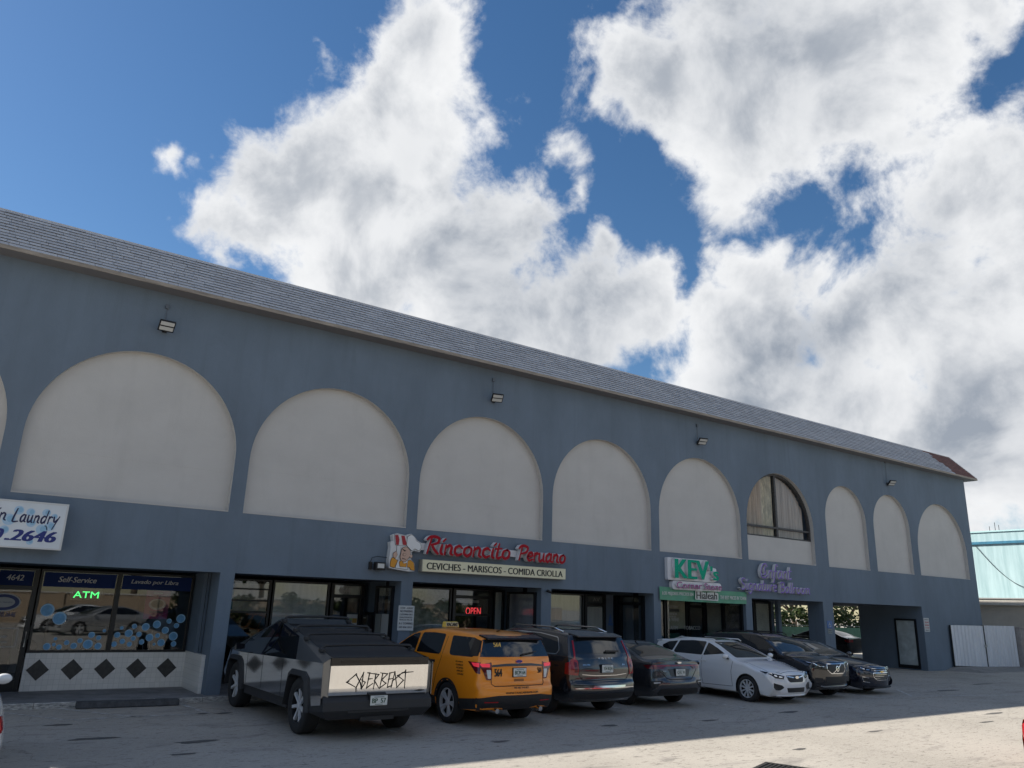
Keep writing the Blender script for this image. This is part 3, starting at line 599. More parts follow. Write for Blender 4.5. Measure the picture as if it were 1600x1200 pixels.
# bay 3: restaurant
window(9.80, 12.05, .30, 2.60, blind=(.35, 2.54, pm('olive_blind', (.42, .42, .36), .8, var=.5, scale=5)))
d = shopdoor(12.10, 13.50, 2.32, 2.60, mid=1.86)
q = MB(); q.box((12.2, SFY+.1, 2.20), (13.1, SFY+.104, 2.28)); q.build('pelmet', m_blind, d)
q = MB(); q.box((12.2, SFY+.11, .4), (13.4, SFY+.114, 1.45)); q.build('half_curtain', m_blind, d)
window(13.55, 13.93, .30, 2.60, blind=(.35, 2.54))
window(.22, 1.62, .35, 2.56, axis='y', X=13.94, name='side_window', blind=(.4, 2.5, pm('lilac_blind', (.62, .60, .64), .8, var=.25, scale=2)))
# bay 4
window(14.38, 17.14, .30, 2.60, blind=(.35, 2.54, m_blind))
d = shopdoor(17.18, 18.10, 2.24, 2.60, blind=(.35, 2.2))
q = MB(); q.box((17.3, SFY+.02, 2.34), (18.0, SFY+.026, 2.54)); q.build('transom_panel', pm('dim_panel', (.12, .13, .14), .6), d)
text_obj('lettering', fit_text('AV', 17.55, 17.85, 2.38, 2.5, SFY-.015), pm('dim_letter', (.2, .2, .2), .6), d)
q = MB(); q.box((18.12, SFY-.04, .1), (18.53, SFY+.05, 2.62)); q.build('wall_panel', m_blue, bld)
q = MB(); q.prism([(18.22, SFY-.06, 1.72), (18.36, SFY-.06, 1.72), (18.29, SFY-.06, 2.0)], (0, .015, 0)); q.box((18.2, SFY-.06, 1.62), (18.4, SFY-.045, 1.70)); q.build('blue_sticker', pm('sign_blue', (.06, .14, .34), .5), bld)
shopdoor(.40, 1.55, 2.30, 2.60, axis='y', X=18.50)
shopdoor(1.60, 1.84, 2.30, 2.60, axis='y', X=18.50)
# bay 5: corner store
w = window(18.9, 20.95, .1, 2.60); 
kw = window(21.0, 22.08, .1, 2.60, blind=(1.55, 2.54, pm('cream_poster_board', (.75, .70, .52), .8, var=.15, scale=2)))
for t_, x0, x1, z0, z1 in (('LOTTERY', 21.12, 21.62, 2.26, 2.34), ('BEER', 21.16, 21.58, 2.02, 2.09), ('& WINE', 21.12, 21.66, 1.80, 1.92), ('ATM', 21.2, 21.58, 1.52, 1.64), ('MILK', 21.16, 21.54, 1.93, 1.99)):
    text_obj('lettering', fit_text(t_, x0, x1, z0, z1, SFY-.015, bold=.02), m_dec, kw)
q = MB(); q.box((21.2, SFY-.015, 2.12), (21.68, SFY-.01, 2.22)); q.build('dark_sticker', pm('black_enamel', (0, 0, 0)), kw)
q = MB(); q.box((21.05, SFY+.2, .5), (21.9, SFY+.3, 1.38)); q.build('counter_poster', pm('green_poster', (.03, .14, .11), .6, var=.4, scale=6), kw)
kd = shopdoor(22.12, 23.06, 2.3, 2.60)
text_obj('lettering', fit_text('TOBACCO', 21.83, 22.70, 1.52, 1.65, SFY-.075, bold=.01), m_dec, kd)
window(1.0, 1.82, .2, 2.56, axis='y', X=23.06, name='side_window', blind=(.3, 2.5, pm('sand_blind', (.72, .69, .58), .8, var=.2, scale=2)))
window(.12, .98, .2, 2.56, axis='y', X=23.06, name='side_window', blind=(.3, 2.4, pm('dark_poster', (.06, .06, .08), .6, var=.7, scale=5)))
# bay 6: ballroom entrance, open to the drive on its right
window(23.5, 25.9, .1, 2.60)
window(25.95, 26.92, .1, 2.60, blind=(.2, 2.54, pm('sand_blind', (0, 0, 0))))
q = MB(); q.box((26.95, SFY-.06, .1), (27.1, SFY+.06, 2.64)); q.build('wall_panel', m_blue, bld)
# side door in the drive-through
T = MB(); T.box((35.02, .30, .06), (35.085, .38, 2.14)); T.box((35.02, 1.20, .06), (35.085, 1.28, 2.14)); T.box((35.02, .38, 2.06), (35.085, 1.20, 2.14)); T.box((35.02, .38, .06), (35.085, 1.20, .2))
d = T.build('service_door', m_frame, bld)
q = MB(); q.box((35.045, .38, .2), (35.06, 1.20, 2.06)); q.build('frosted_pane', pm('frosted_glass', (.42, .47, .48), .35, var=.25, scale=3), d)
# ------------------------------------------------------------------ right side: gates, ramp, neighbours
m_ramp = pm('ramp_concrete', (.22, .21, .20), .9, var=.3, scale=3, bump=.3, bscale=40)
q = MB(); q.add([(36.4, -.02, .0), (36.9, -1.5, .0), (45, -1.5, .0), (45, -.02, .0), (37.3, -.02, .16), (37.6, -.55, .13), (45, -.55, .02), (45, -.02, .04)], [(0, 1, 5, 4), (1, 2, 6, 5), (4, 5, 6, 7), (2, 3, 7, 6)]); struct(q.build('ramp', m_ramp))
m_gate = pm('galvanised_sheet', (.60, .62, .66), .5, metal=.0, var=.10, scale=2, stretch=(3, 1, .3))
def gate(x0, x1, z0, z1, label):
    g = thing('sheet_metal_gate', label, 'gate', (x0, -.12, 0), 0, 'corrugated gates beside the building')
    w = x1-x0; n = 9; q = MB(); pr = []
    for k in range(n):
        u = w*k/n; s = w/n; pr += [(u, 0), (u+s*.62, 0), (u+s*.74, .045), (u+s*.90, .045)]
    pr.append((w, 0)); zb = lambda u: z0[0]+(z0[1]-z0[0])*u/w
    zt_ = lambda u: z1 - (.10 if u < .05 else 0)
    for (u0, d0), (u1, d1) in zip(pr, pr[1:]): q.quad((u0, -d0, zb(u0)), (u1, -d1, zb(u1)), (u1, -d1, z1), (u0, -d0, z1))
    q.build('corrugated_sheet', m_gate, g)
    q = MB(); q.box((-.03, .01, zb(0)-.05), (.03, .07, z1)); q.box((w-.03, .01, zb(w)-.05), (w+.03, .07, z1)); q.box((.03, .012, z0[0]+.05), (w-.03, .05, z0[0]+.10)); q.box((.03, .012, z1-.12), (w-.03, .05, z1-.06)); q.build('gate_frame', pm('dark_gate_steel', (.03, .035, .04), .5, metal=.5), g)
    return g
g1 = gate(37.22, 40.16, (.20, .10), 1.93, 'left leaf of the pale corrugated gate, overlapping the blue-grey wall')
g2 = gate(40.24, 43.45, (.09, -.02), 1.95, 'right leaf of the pale corrugated gate, beside the block post')
q = MB(); q.box((2.84, -.10, .98), (3.02, -.05, 1.08)); q.build('latch', pm('brushed_steel', (0, 0, 0)), g1)
q = MB(); q.box((2.93, -.055, .05), (3.01, .008, 1.95)); q.build('leaf_gap_strip', pm('dark_gate_steel', (0, 0, 0)), g1)  # dark strip added in front to draw the dark gap between the leaves
q = MB(); q.box((43.52, -.35, 0), (44.0, .1, 1.85)); q.prism([(43.5, -.37, 1.85), (44.02, -.37, 1.85), (44.02, .12, 1.85), (43.5, .12, 1.85)], (0, 0, .06)); tag(q.build('gate_post', pm('block_post', (.30, .28, .27), .9, var=.2, scale=5, bump=.3)), 'grey block gate post at the right end of the gates', 'post')
nb = thing('beige_annex', 'low beige wall building with cream fascia behind the gates', 'building', (46, 3, 0))
q = MB(); q.box((0, -9, 0), (9, 3.2, 3.0)); q.build('wall', pm('beige_stucco', (.46, .42, .36), .85, var=.12, scale=1), nb)
q = MB(); q.box((-.25, -9.2, 2.99), (9.2, 3.4, 3.30)); q.build('fascia', pm('cream_fascia', (.52, .49, .44), .7, var=.12, scale=3), nb)
q = MB(); q.box((-.30, -9.25, 3.30), (9.2, 3.45, 3.36)); q.build('drip_edge', pm('grey_flashing', (.30, .30, .30), .6), nb)
tq = thing('turquoise_building', 'sunlit pale turquoise wall with a dark blue stripe behind the low beige building', 'building', (48, 3, 0))
m_tq = pm('pale_turquoise_paint', (.36, .545, .58), .75, var=.25, scale=1.4, stretch=(3, 3, .25), dirt=(.45, .60, .63))
q = MB(); q.box((0, -10, 0), (14, 3.5, 7.05)); q.build('wall', m_tq, tq)
q = MB(); q.box((-.10, -10, 6.38), (-.002, 3.5, 6.52)); q.build('pipe_stripe', pm('blue_stripe', (.03, .16, .26), .5, var=.3, scale=4), tq)
q = MB(); q.box((-.06, -10.05, 7.05), (14.05, 3.55, 7.13)); q.build('parapet_cap', pm('turquoise_cap', (.40, .60, .62), .7), tq)
for k, (yy, hh) in enumerate(((-1.1, .35), (-.9, .5), (-.6, .3))): q = MB(); q.tube([(.2, yy, 7.1), (.2, yy, 7.1+hh)], .015, 5); q.build('vent_pipe', m_frame, tq)
cb_ = MB(); pts = []
for k in range(25):
    t_ = k/24; pts.append((47.93-.02*t_, 3.2-3.4*t_, 6.35-2.55*t_-1.0*math.sin(math.pi*t_)*.75))
cb_.tube(pts, .016, 5); tag(cb_.build('sagging_cable', pm('black_cable', (.02, .025, .03), .6)), 'thin cable sagging across the turquoise wall', 'cable')
# ------------------------------------------------------------------ trees, hedge and fence
m_bark = pm('bark', (.10, .075, .055), .9, var=.4, scale=8, bump=.6, bscale=15)
def leaf_mat(name, c0, c1):
    m = bpy.data.materials.new(name); m.use_nodes = True; t = m.node_tree; bs = t.nodes['Principled BSDF']; bs.inputs['Roughness'].default_value = .5
    g_ = t.nodes.new('ShaderNodeNewGeometry'); x_ = t.nodes.new('ShaderNodeMix'); x_.data_type = 'RGBA'; x_.inputs[6].default_value = (*c0, 1); x_.inputs[7].default_value = (*c1, 1)
    t.links.new(g_.outputs['Random Per Island'], x_.inputs[0]); t.links.new(x_.outputs[2], bs.inputs['Base Color'])
    tl = t.nodes.new('ShaderNodeBsdfTranslucent'); t.links.new(x_.outputs[2], tl.inputs[0]); mx_ = t.nodes.new('ShaderNodeMixShader'); mx_.inputs[0].default_value = .35
    o = t.nodes['Material Output']; t.links.new(bs.outputs[0], mx_.inputs[1]); t.links.new(tl.outputs[0], mx_.inputs[2]); t.links.new(mx_.outputs[0], o.inputs[0]); return m
m_leaf = leaf_mat('tree_leaves', (.022, .045, .012), (.075, .105, .025))
def crown_mesh(clumps, n, s, r):
    q = MB()
    for _ in range(n):
        c, rad = clumps[r.randrange(len(clumps))]
        d = Vector((r.gauss(0, 1), r.gauss(0, 1), r.gauss(0, 1))).normalized()*rad*(r.random()**.45); d.z *= .75
        p = Vector(c)+d; a = Vector((r.gauss(0, 1), r.gauss(0, 1), r.gauss(0, .6))).normalized(); b_ = a.cross(Vector((r.gauss(0, 1), r.gauss(0, 1), r.gauss(0, 1)))).normalized()
        k = s*r.uniform(.6, 1.3); q.add([p-a*k, p+b_*k*.55, p+a*k, p-b_*k*.55], [(0, 1, 2, 3)])
    return q
def tree(loc, h, cr, label, n=2600, seed=1, leaf=.16):
    r = random.Random(seed); t = thing('shade_tree', label, 'tree', loc)
    q = MB(); th = h*.30; q.tube([(0, 0, -.05), (.08, .05, th*.5), (.0, .1, th)], [h*.032, h*.024, h*.018], 10); ends = []
    for k in range(7):
        a = k*2.4+r.random(); l = cr*r.uniform(.5, .85); e = (math.cos(a)*l, math.sin(a)*l, th+h*r.uniform(.12, .40)); q.tube([(0, .1, th*.92), (e[0]*.5, e[1]*.5, th+(e[2]-th)*.65), e], [h*.012, h*.008, h*.003], 6); ends.append(e)
    q.build('trunk', m_bark, t, smooth=True)
    cl = [((*e[:2], e[2]+h*.06), cr*r.uniform(.32, .5)) for e in ends] + [((r.uniform(-.3, .3)*cr, r.uniform(-.3, .3)*cr, h*r.uniform(.45, .9)), cr*r.uniform(.35, .5)) for _ in range(5)]
    crown_mesh(cl, n, leaf, r).build('crown', m_leaf, t); return t
tree((50.5, 19.5, 0), 7, 3.2, 'dark leafy tree beyond the green fence, seen through the ballroom opening', seed=3, n=3400)
tree((55.5, 21, 0), 8, 3.8, 'leafy tree beyond the green fence, seen through the drive-through', seed=5)
tree((60, 19, 0), 7, 3.4, 'dense tree at the right end of the green fence behind the drive-through', seed=8)
tree((46, 26, 0), 8, 3.6, 'taller tree standing farthest back behind the drive-through', seed=11)
fe = thing('screen_fence', 'low green screened fence behind the drive-through', 'fence', (40, 15, 0))
q = MB(); q.box((0, -.01, .05), (26, .01, 1.35)); q.build('green_screen', pm('green_windscreen', (.03, .085, .06), .8, var=.25, scale=3), fe)
for k in range(11): q = MB(); q.tube([(k*2.6, .04, 0), (k*2.6, .04, 1.5)], .03, 6); q.build('post', pm('fence_post', (.12, .13, .13), .5, metal=.6), fe)
q = MB(); q.tube([(0, .04, 1.45), (26, .04, 1.45)], .022, 6); q.build('top_rail', pm('fence_post', (0, 0, 0)), fe)
# across the lot, behind the photographer: what the shop windows mirror
op = thing('tan_wall', 'tan boundary wall across the lot, seen only mirrored in the shop windows', 'wall', (10, -40, 0))
q = MB(); q.box((-34, -.25, 0), (40, 0, 1.95)); q.build('wall', pm('tan_stucco', (.34, .26, .18), .85, var=.12, scale=.6), op)
q = MB(); q.box((-34, -.3, 1.95), (40, .05, 2.05)); q.build('coping', pm('white_coping', (.50, .48, .44), .7), op)
for k in range(13): q = MB(); q.box((-34+k*6, .003, 0), (-33.6+k*6, .12, 2.0)); q.build('pier', pm('tan_stucco', (0, 0, 0)), op)
m_leaf = leaf_mat('dark_leaves', (.016, .032, .010), (.05, .075, .02))
for k, (x, y, h) in enumerate(((-20, -47, 11), (-9, -48, 12), (2, -47, 11), (12, -48, 12), (22, -47, 11), (33, -48, 12))):
    tree((x, y, 0), h, h*.55, ('low', 'broad', 'middle', 'tall', 'right-hand', 'farthest')[k] + ' shade tree across the lot, seen only mirrored in windows', n=4200, seed=40+k, leaf=.34)
hg = thing('hedge', 'dark leafy hedge behind the low green fence', 'hedge', (40, 17, 0)); r_ = random.Random(4)
crown_mesh([((k*.8+r_.uniform(-.2, .2), r_.uniform(-.4, .5), r_.uniform(.6, 2.3)), r_.uniform(.7, 1.1)) for k in range(34)]*2, 5200, .16, r_).build('foliage', m_leaf, hg)
q = MB()
for k in range(16): q.tube([(k*1.7, .1, 0), (k*1.7+.1, .1, 1.8)], .05, 5)
q.build('stems', m_bark, hg)
h2 = thing('reflection_hedge', 'unseen dark hedge added across the lot to darken what the shop windows mirror', 'hedge', (13, -38.4, 0)); r_ = random.Random(9)  # added out of view, so the middle bays reflect something darker
crown_mesh([((k*.9+r_.uniform(-.3, .3), r_.uniform(-.5, .5), r_.uniform(.3, 2.2)), r_.uniform(.7, 1.2)) for k in range(38)], 6500, .2, r_).build('foliage', m_leaf, h2)
# ------------------------------------------------------------------ vehicles
# car space: +y forward, +x the car's right, origin on the ground between the axles
m_tyre = pm('tyre_rubber', (.018, .018, .019), .85, bump=.2, bscale=60)
m_trim = pm('black_plastic', (.016, .016, .018), .6, var=.2, scale=20)
m_gloss = pm('gloss_black', (.006, .006, .008), .12)
m_cglass = pm('car_glass', (.010, .012, .014), .03, spec=1.0)
m_shield = pm('windscreen_glass', (.035, .042, .042), .03, spec=.9)
m_chrome = pm('chrome', (.62, .63, .65), .12, metal=1)
m_alloy = pm('alloy', (.70, .71, .73), .30, metal=.35)
m_dalloy = pm('dark_alloy', (.05, .05, .055), .3, metal=.7)
m_red = pm('red_lens', (.30, .008, .012), .12, coat=.6)
m_dred = pm('dark_red_lens', (.10, .004, .008), .12, coat=.6)
m_redon = pm('red_lens_lit', (.6, .02, .04), .2, emit=(1, .06, .10), estr=.22)
m_clear = pm('clear_lens', (.55, .57, .60), .08, spec=.8)
m_lamp = pm('lamp_reflector', (.75, .77, .80), .12, metal=.8)
m_plate = pm('plate_white', (.62, .64, .62), .5)
m_ink = pm('plate_ink', (.03, .09, .06), .6)
m_under = pm('underbody', (.008, .008, .009), .9)
m_seam = pm('panel_gap', (.008, .008, .008), .8)

def interp(tab, x):
    if x <= tab[0][0]: return tab[0][1]
    for (a, b), (c, d) in zip(tab, tab[1:]):
        if x <= c: t = (x-a)/(c-a); t = t*t*(3-2*t) if False else t; return b+(d-b)*t
    return tab[-1][1]
def catmull(pts, n=6):
    out = []
    for i in range(len(pts)-1):
        p0, p1, p2, p3 = pts[max(i-1, 0)], pts[i], pts[i+1], pts[min(i+2, len(pts)-1)]
        for k in range(n):
            t = k/n; o = []
            for j in range(len(p1)):
                if j > 1: o.append(p1[j]+(p2[j]-p1[j])*t); continue
                a = .5*((2*p1[j])+(p2[j]-p0[j])*t*.9+(2*p0[j]-5*p1[j]+4*p2[j]-p3[j])*t*t+(3*p1[j]-p0[j]-3*p2[j]+p3[j])*t**3) if False else None
                m1, m2 = (p2[j]-p0[j])*.36, (p3[j]-p1[j])*.36
                a = (2*t**3-3*t*t+1)*p1[j]+(t**3-2*t*t+t)*m1+(-2*t**3+3*t*t)*p2[j]+(t**3-t*t)*m2
                o.append(a)
            out.append(tuple(o))
    out.append(tuple(pts[-1])); return out
def rpoly(pts, r=.04, n=4):
    """round the corners of a 2d polygon"""
    out = []; m = len(pts)
    for i in range(m):
        p, a, b = Vector(pts[i]), Vector(pts[i-1]), Vector(pts[(i+1) % m])
        da, db = (a-p), (b-p); k = min(r, da.length*.45, db.length*.45)
        s, e = p+da.normalized()*k, p+db.normalized()*k
        for j in range(n+1):
            t = j/n; q = s*(1-t)**2+p*2*t*(1-t)+e*t*t; out.append((q.x, q.y))
    return out
def clip_cell(poly, x0, x1, y0, y1):
    for ax, lim, sg in ((0, x0, 1), (0, x1, -1), (1, y0, 1), (1, y1, -1)):
        if not poly: return []
        out = []
        for i in range(len(poly)):
            a, b = poly[i-1], poly[i]; ia, ib = (a[ax]-lim)*sg >= 0, (b[ax]-lim)*sg >= 0
            if ia != ib:
                t = (lim-a[ax])/(b[ax]-a[ax]); out.append((a[0]+(b[0]-a[0])*t, a[1]+(b[1]-a[1])*t))
            if ib: out.append(b)
        poly = out
    return poly
class Car:
    def __init__(s, name, label, loc, rz, group='vehicles parked along the shops'):
        s.root = thing(name, label, 'car', loc, rz, group)
    def body(s, top, W, wheels, Rarch, zc, sill, paint, planf=(.0, 1), planr=(.0, 1), zs=.86, inset=.4):
        yf, yr = top[0][0], top[-1][0]; s.W = W
        ymax, ymin = max(p[0] for p in top), min(p[0] for p in top)
        def half(y, z):
            w = interp(W, z)
            if y > planf[1]: w -= planf[0]*((y-planf[1])/(ymax-planf[1]))**2.2
            if y < planr[1]: w -= planr[0]*((planr[1]-y)/(planr[1]-ymin))**2.2
            return w
        zb_ = sum(1 for _ in top) and max(p[1] for p in top)*.70
        top = [(y, z, c*(.75 if z > zb_ else 1), r*(.5 if z > zb_ else 1)) for y, z, c, r in top]     # slim pillars above the belt
        top = [(y, z, c*.62, max(r, .13)) if z < zb_ and z < 1.0 and (y > ymax-.30 or y < ymin+.16) else (y, z, c, r) for y, z, c, r in top]   # round bumper corners
        sil = [(*p, 0) for p in catmull(top, 6)]
        # underside from the rear bumper forward, with the wheel arches
        b = [(yr+.05+top[-1][2], top[-1][1]-.01)]
        for yc in sorted(wheels):
            n = 14; b += [(yc-Rarch-.02, sill)] + [(yc-Rarch*math.cos(math.pi*k/n), zc+Rarch*math.sin(math.pi*k/n)) for k in range(n+1)] + [(yc+Rarch+.02, sill)]
        b += [(yf-.05-top[0][2], top[0][1]-.01)]
        bb = []
        for p, q in zip(b, b[1:]):
            n = max(1, int(math.dist(p, q)/.18)); bb += [(p[0]+(q[0]-p[0])*k/n, p[1]+(q[1]-p[1])*k/n) for k in range(n)]
        bb.append(b[-1])
        sil += [(y, z, .0, .018, 1) for y, z in bb]
        n = len(sil); NT, NF, NS = 9, 4, 12
        # inward normals
        vs, fs, mi = [], [], []
        rows = []
        for i, (y, z, c, r, u) in enumerate(sil):
            a, d = sil[i-1], sil[(i+1) % n]
            t = Vector((d[0]-a[0], d[1]-a[1])); t = t.normalized() if t.length > 1e-6 else Vector((1, 0))
            nin = Vector((-t.y, t.x))*-1                        # silhouette runs front -> top -> rear -> bottom (counter-clockwise seen from the left)
            nin = Vector((t.y*-1, t.x)); 
            if (Vector((max(min(y, ymax-inset), ymin+inset), zs))-Vector((y, z))).dot(nin) < 0: nin = -nin
            cdir = Vector((nin.x, nin.y*max(0.0, 1-1.7*abs(nin.x)))); cdir = cdir.normalized() if cdir.length > 1e-3 else nin
            row = []
            q = Vector((max(min(y, ymax-inset), ymin+inset), zs)); p = Vector((y, z))
            w0 = half(y, z)
            for k in range(NT):
                f = k/(NT-1); pp = p+cdir*c*f**2.4; row.append(((w0-r)*f, pp.x, pp.y))
            base = p+cdir*c
            for k in range(1, NF+1):
                th = math.pi/2*k/NF; pp = base+nin*r*(1-math.cos(th)); row.append((half(pp.x, pp.y)-r*(1-math.sin(th)), pp.x, pp.y))
            st = base+nin*r
            if u: q = Vector((max(min(y, ymax-inset), ymin+inset), zs))
            for k in range(1, NS+1):
                pp = st.lerp(q, k/NS); row.append((half(pp.x, pp.y), pp.x, pp.y))
            rows.append(row)
        m = len(rows[0])
        for sgn in (-1, 1):
            o = len(vs)
            for row in rows: vs += [(sgn*x, y, z) for x, y, z in row]
            for i in range(n):
                j = (i+1) % n
                for k in range(m-1):
                    f = (o+i*m+k, o+i*m+k+1, o+j*m+k+1, o+j*m+k); fs.append(f if sgn > 0 else f[::-1])
                    mi.append(1 if (sil[i][4] and sil[j][4] and k < NT+1) else 0)
        me = bpy.data.meshes.new('body'); me.from_pydata(vs, [], fs); me.materials.append(paint); me.materials.append(m_under)
        me.polygons.foreach_set('material_index', mi)
        bm = bmesh.new(); bm.from_mesh(me); bmesh.ops.remove_doubles(bm, verts=bm.verts, dist=.0008); bmesh.ops.dissolve_degenerate(bm, edges=bm.edges, dist=.0005)
        bmesh.ops.recalc_face_normals(bm, faces=bm.faces)
        for f in bm.faces: f.smooth = True
        for e in bm.edges:
            if len(e.link_faces) == 2 and (e.calc_face_angle(0) > R(50) or e.link_faces[0].material_index != e.link_faces[1].material_index): e.smooth = False
        s.bvh = BVHTree.FromBMesh(bm); bm.to_mesh(me); bm.free(); me.update()
        s.bodyo = link('body', me, s.root); s.half = half; return s.bodyo
    # ---- things laid on the skin
    def hit(s, u, v, view):
        if view in ('L', 'R'): sg = -1 if view == 'L' else 1; o, d = Vector((sg*3, u, v)), Vector((-sg, 0, 0))
        elif view == 'rear': o, d = Vector((u, -5, v)), Vector((0, 1, 0))
        elif view == 'front': o, d = Vector((u, 5, v)), Vector((0, -1, 0))
        else: o, d = Vector((u, v, 4)), Vector((0, 0, -1))
        l, nrm, _, _ = s.bvh.ray_cast(o, d)
        if l is None: return None
        if nrm.dot(d) > 0: nrm = -nrm
        return l, nrm
    def tuck(s, poly, view, lim):
        """pull corners that would run over an edge of the body back onto the face"""
        cx, cy = sum(p[0] for p in poly)/len(poly), sum(p[1] for p in poly)/len(poly); out = []
        for p in poly:
            for k in range(24):
                t = 1-k*.035; u, v = cx+(p[0]-cx)*t, cy+(p[1]-cy)*t; h = s.hit(u, v, view)
                if h and (abs(h[1].x) > lim if view in ('L', 'R') else abs(h[1].x) < lim): break
            out.append((u, v))
        return out
    def patch(s, name, poly, view, mat, off=.004, grid=.07, parent=None, back=.012, lim=None):
        poly = s.tuck(poly, view, lim if lim is not None else ((.25 if view in ('L', 'R') else .95) if name in ('tail_light', 'headlight', 'lower_bumper', 'chin_lip', 'lower_cladding', 'fog_pocket', 'rear_pillar_trim', 'bumper_vent', 'bumper_brightwork') else (.74 if view in ('L', 'R') else .60)))
        xs, ys = [p[0] for p in poly], [p[1] for p in poly]; vid, vs, fs = {}, [], []
        def vert(p):
            k = (round(p[0], 4), round(p[1], 4))
            if k not in vid:
                h = s.hit(p[0], p[1], view)
                if h is None: vid[k] = None
                else: vid[k] = len(vs); vs.append((h[0]+h[1]*off, h[0]-h[1]*back))
            return vid[k]
        nx, ny = max(1, math.ceil((max(xs)-min(xs))/grid)), max(1, math.ceil((max(ys)-min(ys))/grid))
        for i in range(nx):
            for j in range(ny):
                c = clip_cell(list(poly), min(xs)+i*grid, min(xs)+(i+1)*grid, min(ys)+j*grid, min(ys)+(j+1)*grid)
                f = []
                for p in c:
                    v = vert(p)
                    if v is None: f = []; break
                    if v not in f: f.append(v)
                if len(f) > 2: fs.append(tuple(f))
        if not fs: print('EMPTY PATCH', name, view); return None
        V = [v[0] for v in vs]; cnt = {}
        for f in fs:
            for a, b in zip(f, f[1:]+f[:1]): cnt[(a, b)] = cnt.get((a, b), 0)+1
        flip = view in ('R', 'rear', 'top')   # keep outward winding
        out = list(fs); n = len(V); V += [v[1] for v in vs]
        for (a, b) in list(cnt):
            if (b, a) not in cnt: out.append((b, a, a+n, b+n))
        q = MB(); q.add(V, out); o = q.build(name, mat, parent or s.root, smooth=False)
        me = o.data; bm = bmesh.new(); bm.from_mesh(me); bmesh.ops.delete(bm, geom=[v for v in bm.verts if not v.link_faces], context='VERTS'); bmesh.ops.recalc_face_normals(bm, faces=bm.faces)
        h = s.hit(poly[0][0], poly[0][1], view)
        # outward check on the largest face
        fl = max(bm.faces, key=lambda f: f.calc_area()); c = fl.calc_center_median()
        dirv = {'L': Vector((-1, 0, 0)), 'R': Vector((1, 0, 0)), 'rear': Vector((0, -1, 0)), 'front': Vector((0, 1, 0)), 'top': Vector((0, 0, 1))}[view]
        if fl.normal.dot(dirv) < 0: bmesh.ops.reverse_faces(bm, faces=bm.faces)
        for f in bm.faces: f.smooth = True
        for e in bm.edges:
            if len(e.link_faces) == 2 and e.calc_face_angle(0) > R(40): e.smooth = False
        bm.to_mesh(me); bm.free(); me.update(); return o
    def both(s, name, poly, mat, **k): return [s.patch(name, poly, v, mat, **k) for v in ('L', 'R')]
    def strip(s, name, pts, w, view, mat, off=.004, closed=False, parent=None, step=.06):
        P = [Vector(p) for p in pts]
        if closed: P.append(P[0])
        d = []
        for a, b in zip(P, P[1:]):
            n = max(1, int((b-a).length/step)); d += [a.lerp(b, k/n) for k in range(n)]
        d.append(P[-1]); q = MB(); L_, R_ = [], []
        for i, p in enumerate(d):
            if closed: t = d[(i+1) % (len(d)-1)]-d[i-1 if i else len(d)-2]
            else: t = d[min(i+1, len(d)-1)]-d[max(i-1, 0)]
            t = t.normalized() if t.length > 1e-6 else Vector((1, 0)); nn = Vector((-t.y, t.x))*w/2
            h0, h1 = s.hit(*(p+nn), view), s.hit(*(p-nn), view)
            if h0 is None or h1 is None: L_.append(None); R_.append(None); continue
            L_.append(h0); R_.append(h1)
        for i in range(len(d)-1):
            if L_[i] is None or L_[i+1] is None: continue
            a, b, c, e = L_[i], R_[i], R_[i+1], L_[i+1]
            q.quad(*[x[0]+x[1]*off for x in (a, b, c, e)])
            for x, y in ((a, e), (b, c)): q.quad(x[0]+x[1]*off, y[0]+y[1]*off, y[0]-y[1]*.008, x[0]-x[1]*.008)
        if not q.f: return None
        return q.build(name, mat, parent or s.root)
    def seam(s, pts, view='both', w=.010):
        for v in (('L', 'R') if view == 'both' else (view,)): s.strip('panel_gap', pts, w, v, m_seam, off=.0015)
    def text(s, txt, u0, u1, v0, v1, view, mat, off=.004, name='lettering', rot=0, **k):
        me = fit_text(txt, 0, abs(u1-u0), 0, v1-v0, 0, **k)
        for v in me.vertices:
            x, z = v.co.x, v.co.z
            if view == 'L': uu = max(u0, u1)-x
            elif view == 'front': uu = max(u0, u1)-x
            else: uu = min(u0, u1)+x
            h = s.hit(uu, v0+z, view)
            if h: v.co = h[0]+h[1]*off
        me.update(); return text_obj(name, me, mat, s.root)
    def plate(s, y, z, txt, x=0, front=False, tilt=0):
        q = MB(); sg = 1 if front else -1
        q.box((x-.155, min(y, y+sg*.012), z-.076), (x+.155, max(y, y+sg*.012), z+.076)); p = q.build('licence_plate', m_plate, s.root); bevel(p, .006, 1)
        me = fit_text(txt, x-.125, x+.125, z-.038, z+.034, y-.016, bold=.02); text_obj('plate_lettering', me, m_ink, p)
        q = MB(); q.box((x-.09, y-.0145, z+.048), (x+.09, y-.0125, z+.062)); q.box((x-.07, y-.0145, z-.064), (x+.07, y-.0125, z-.052)); q.build('plate_print', pm('plate_grey', (.2, .24, .25), .6), p)
        q = MB(); q.box((x-.165, y+.001, z-.086), (x+.165, y+.06, z+.086)); q.build('plate_frame', m_trim, p)
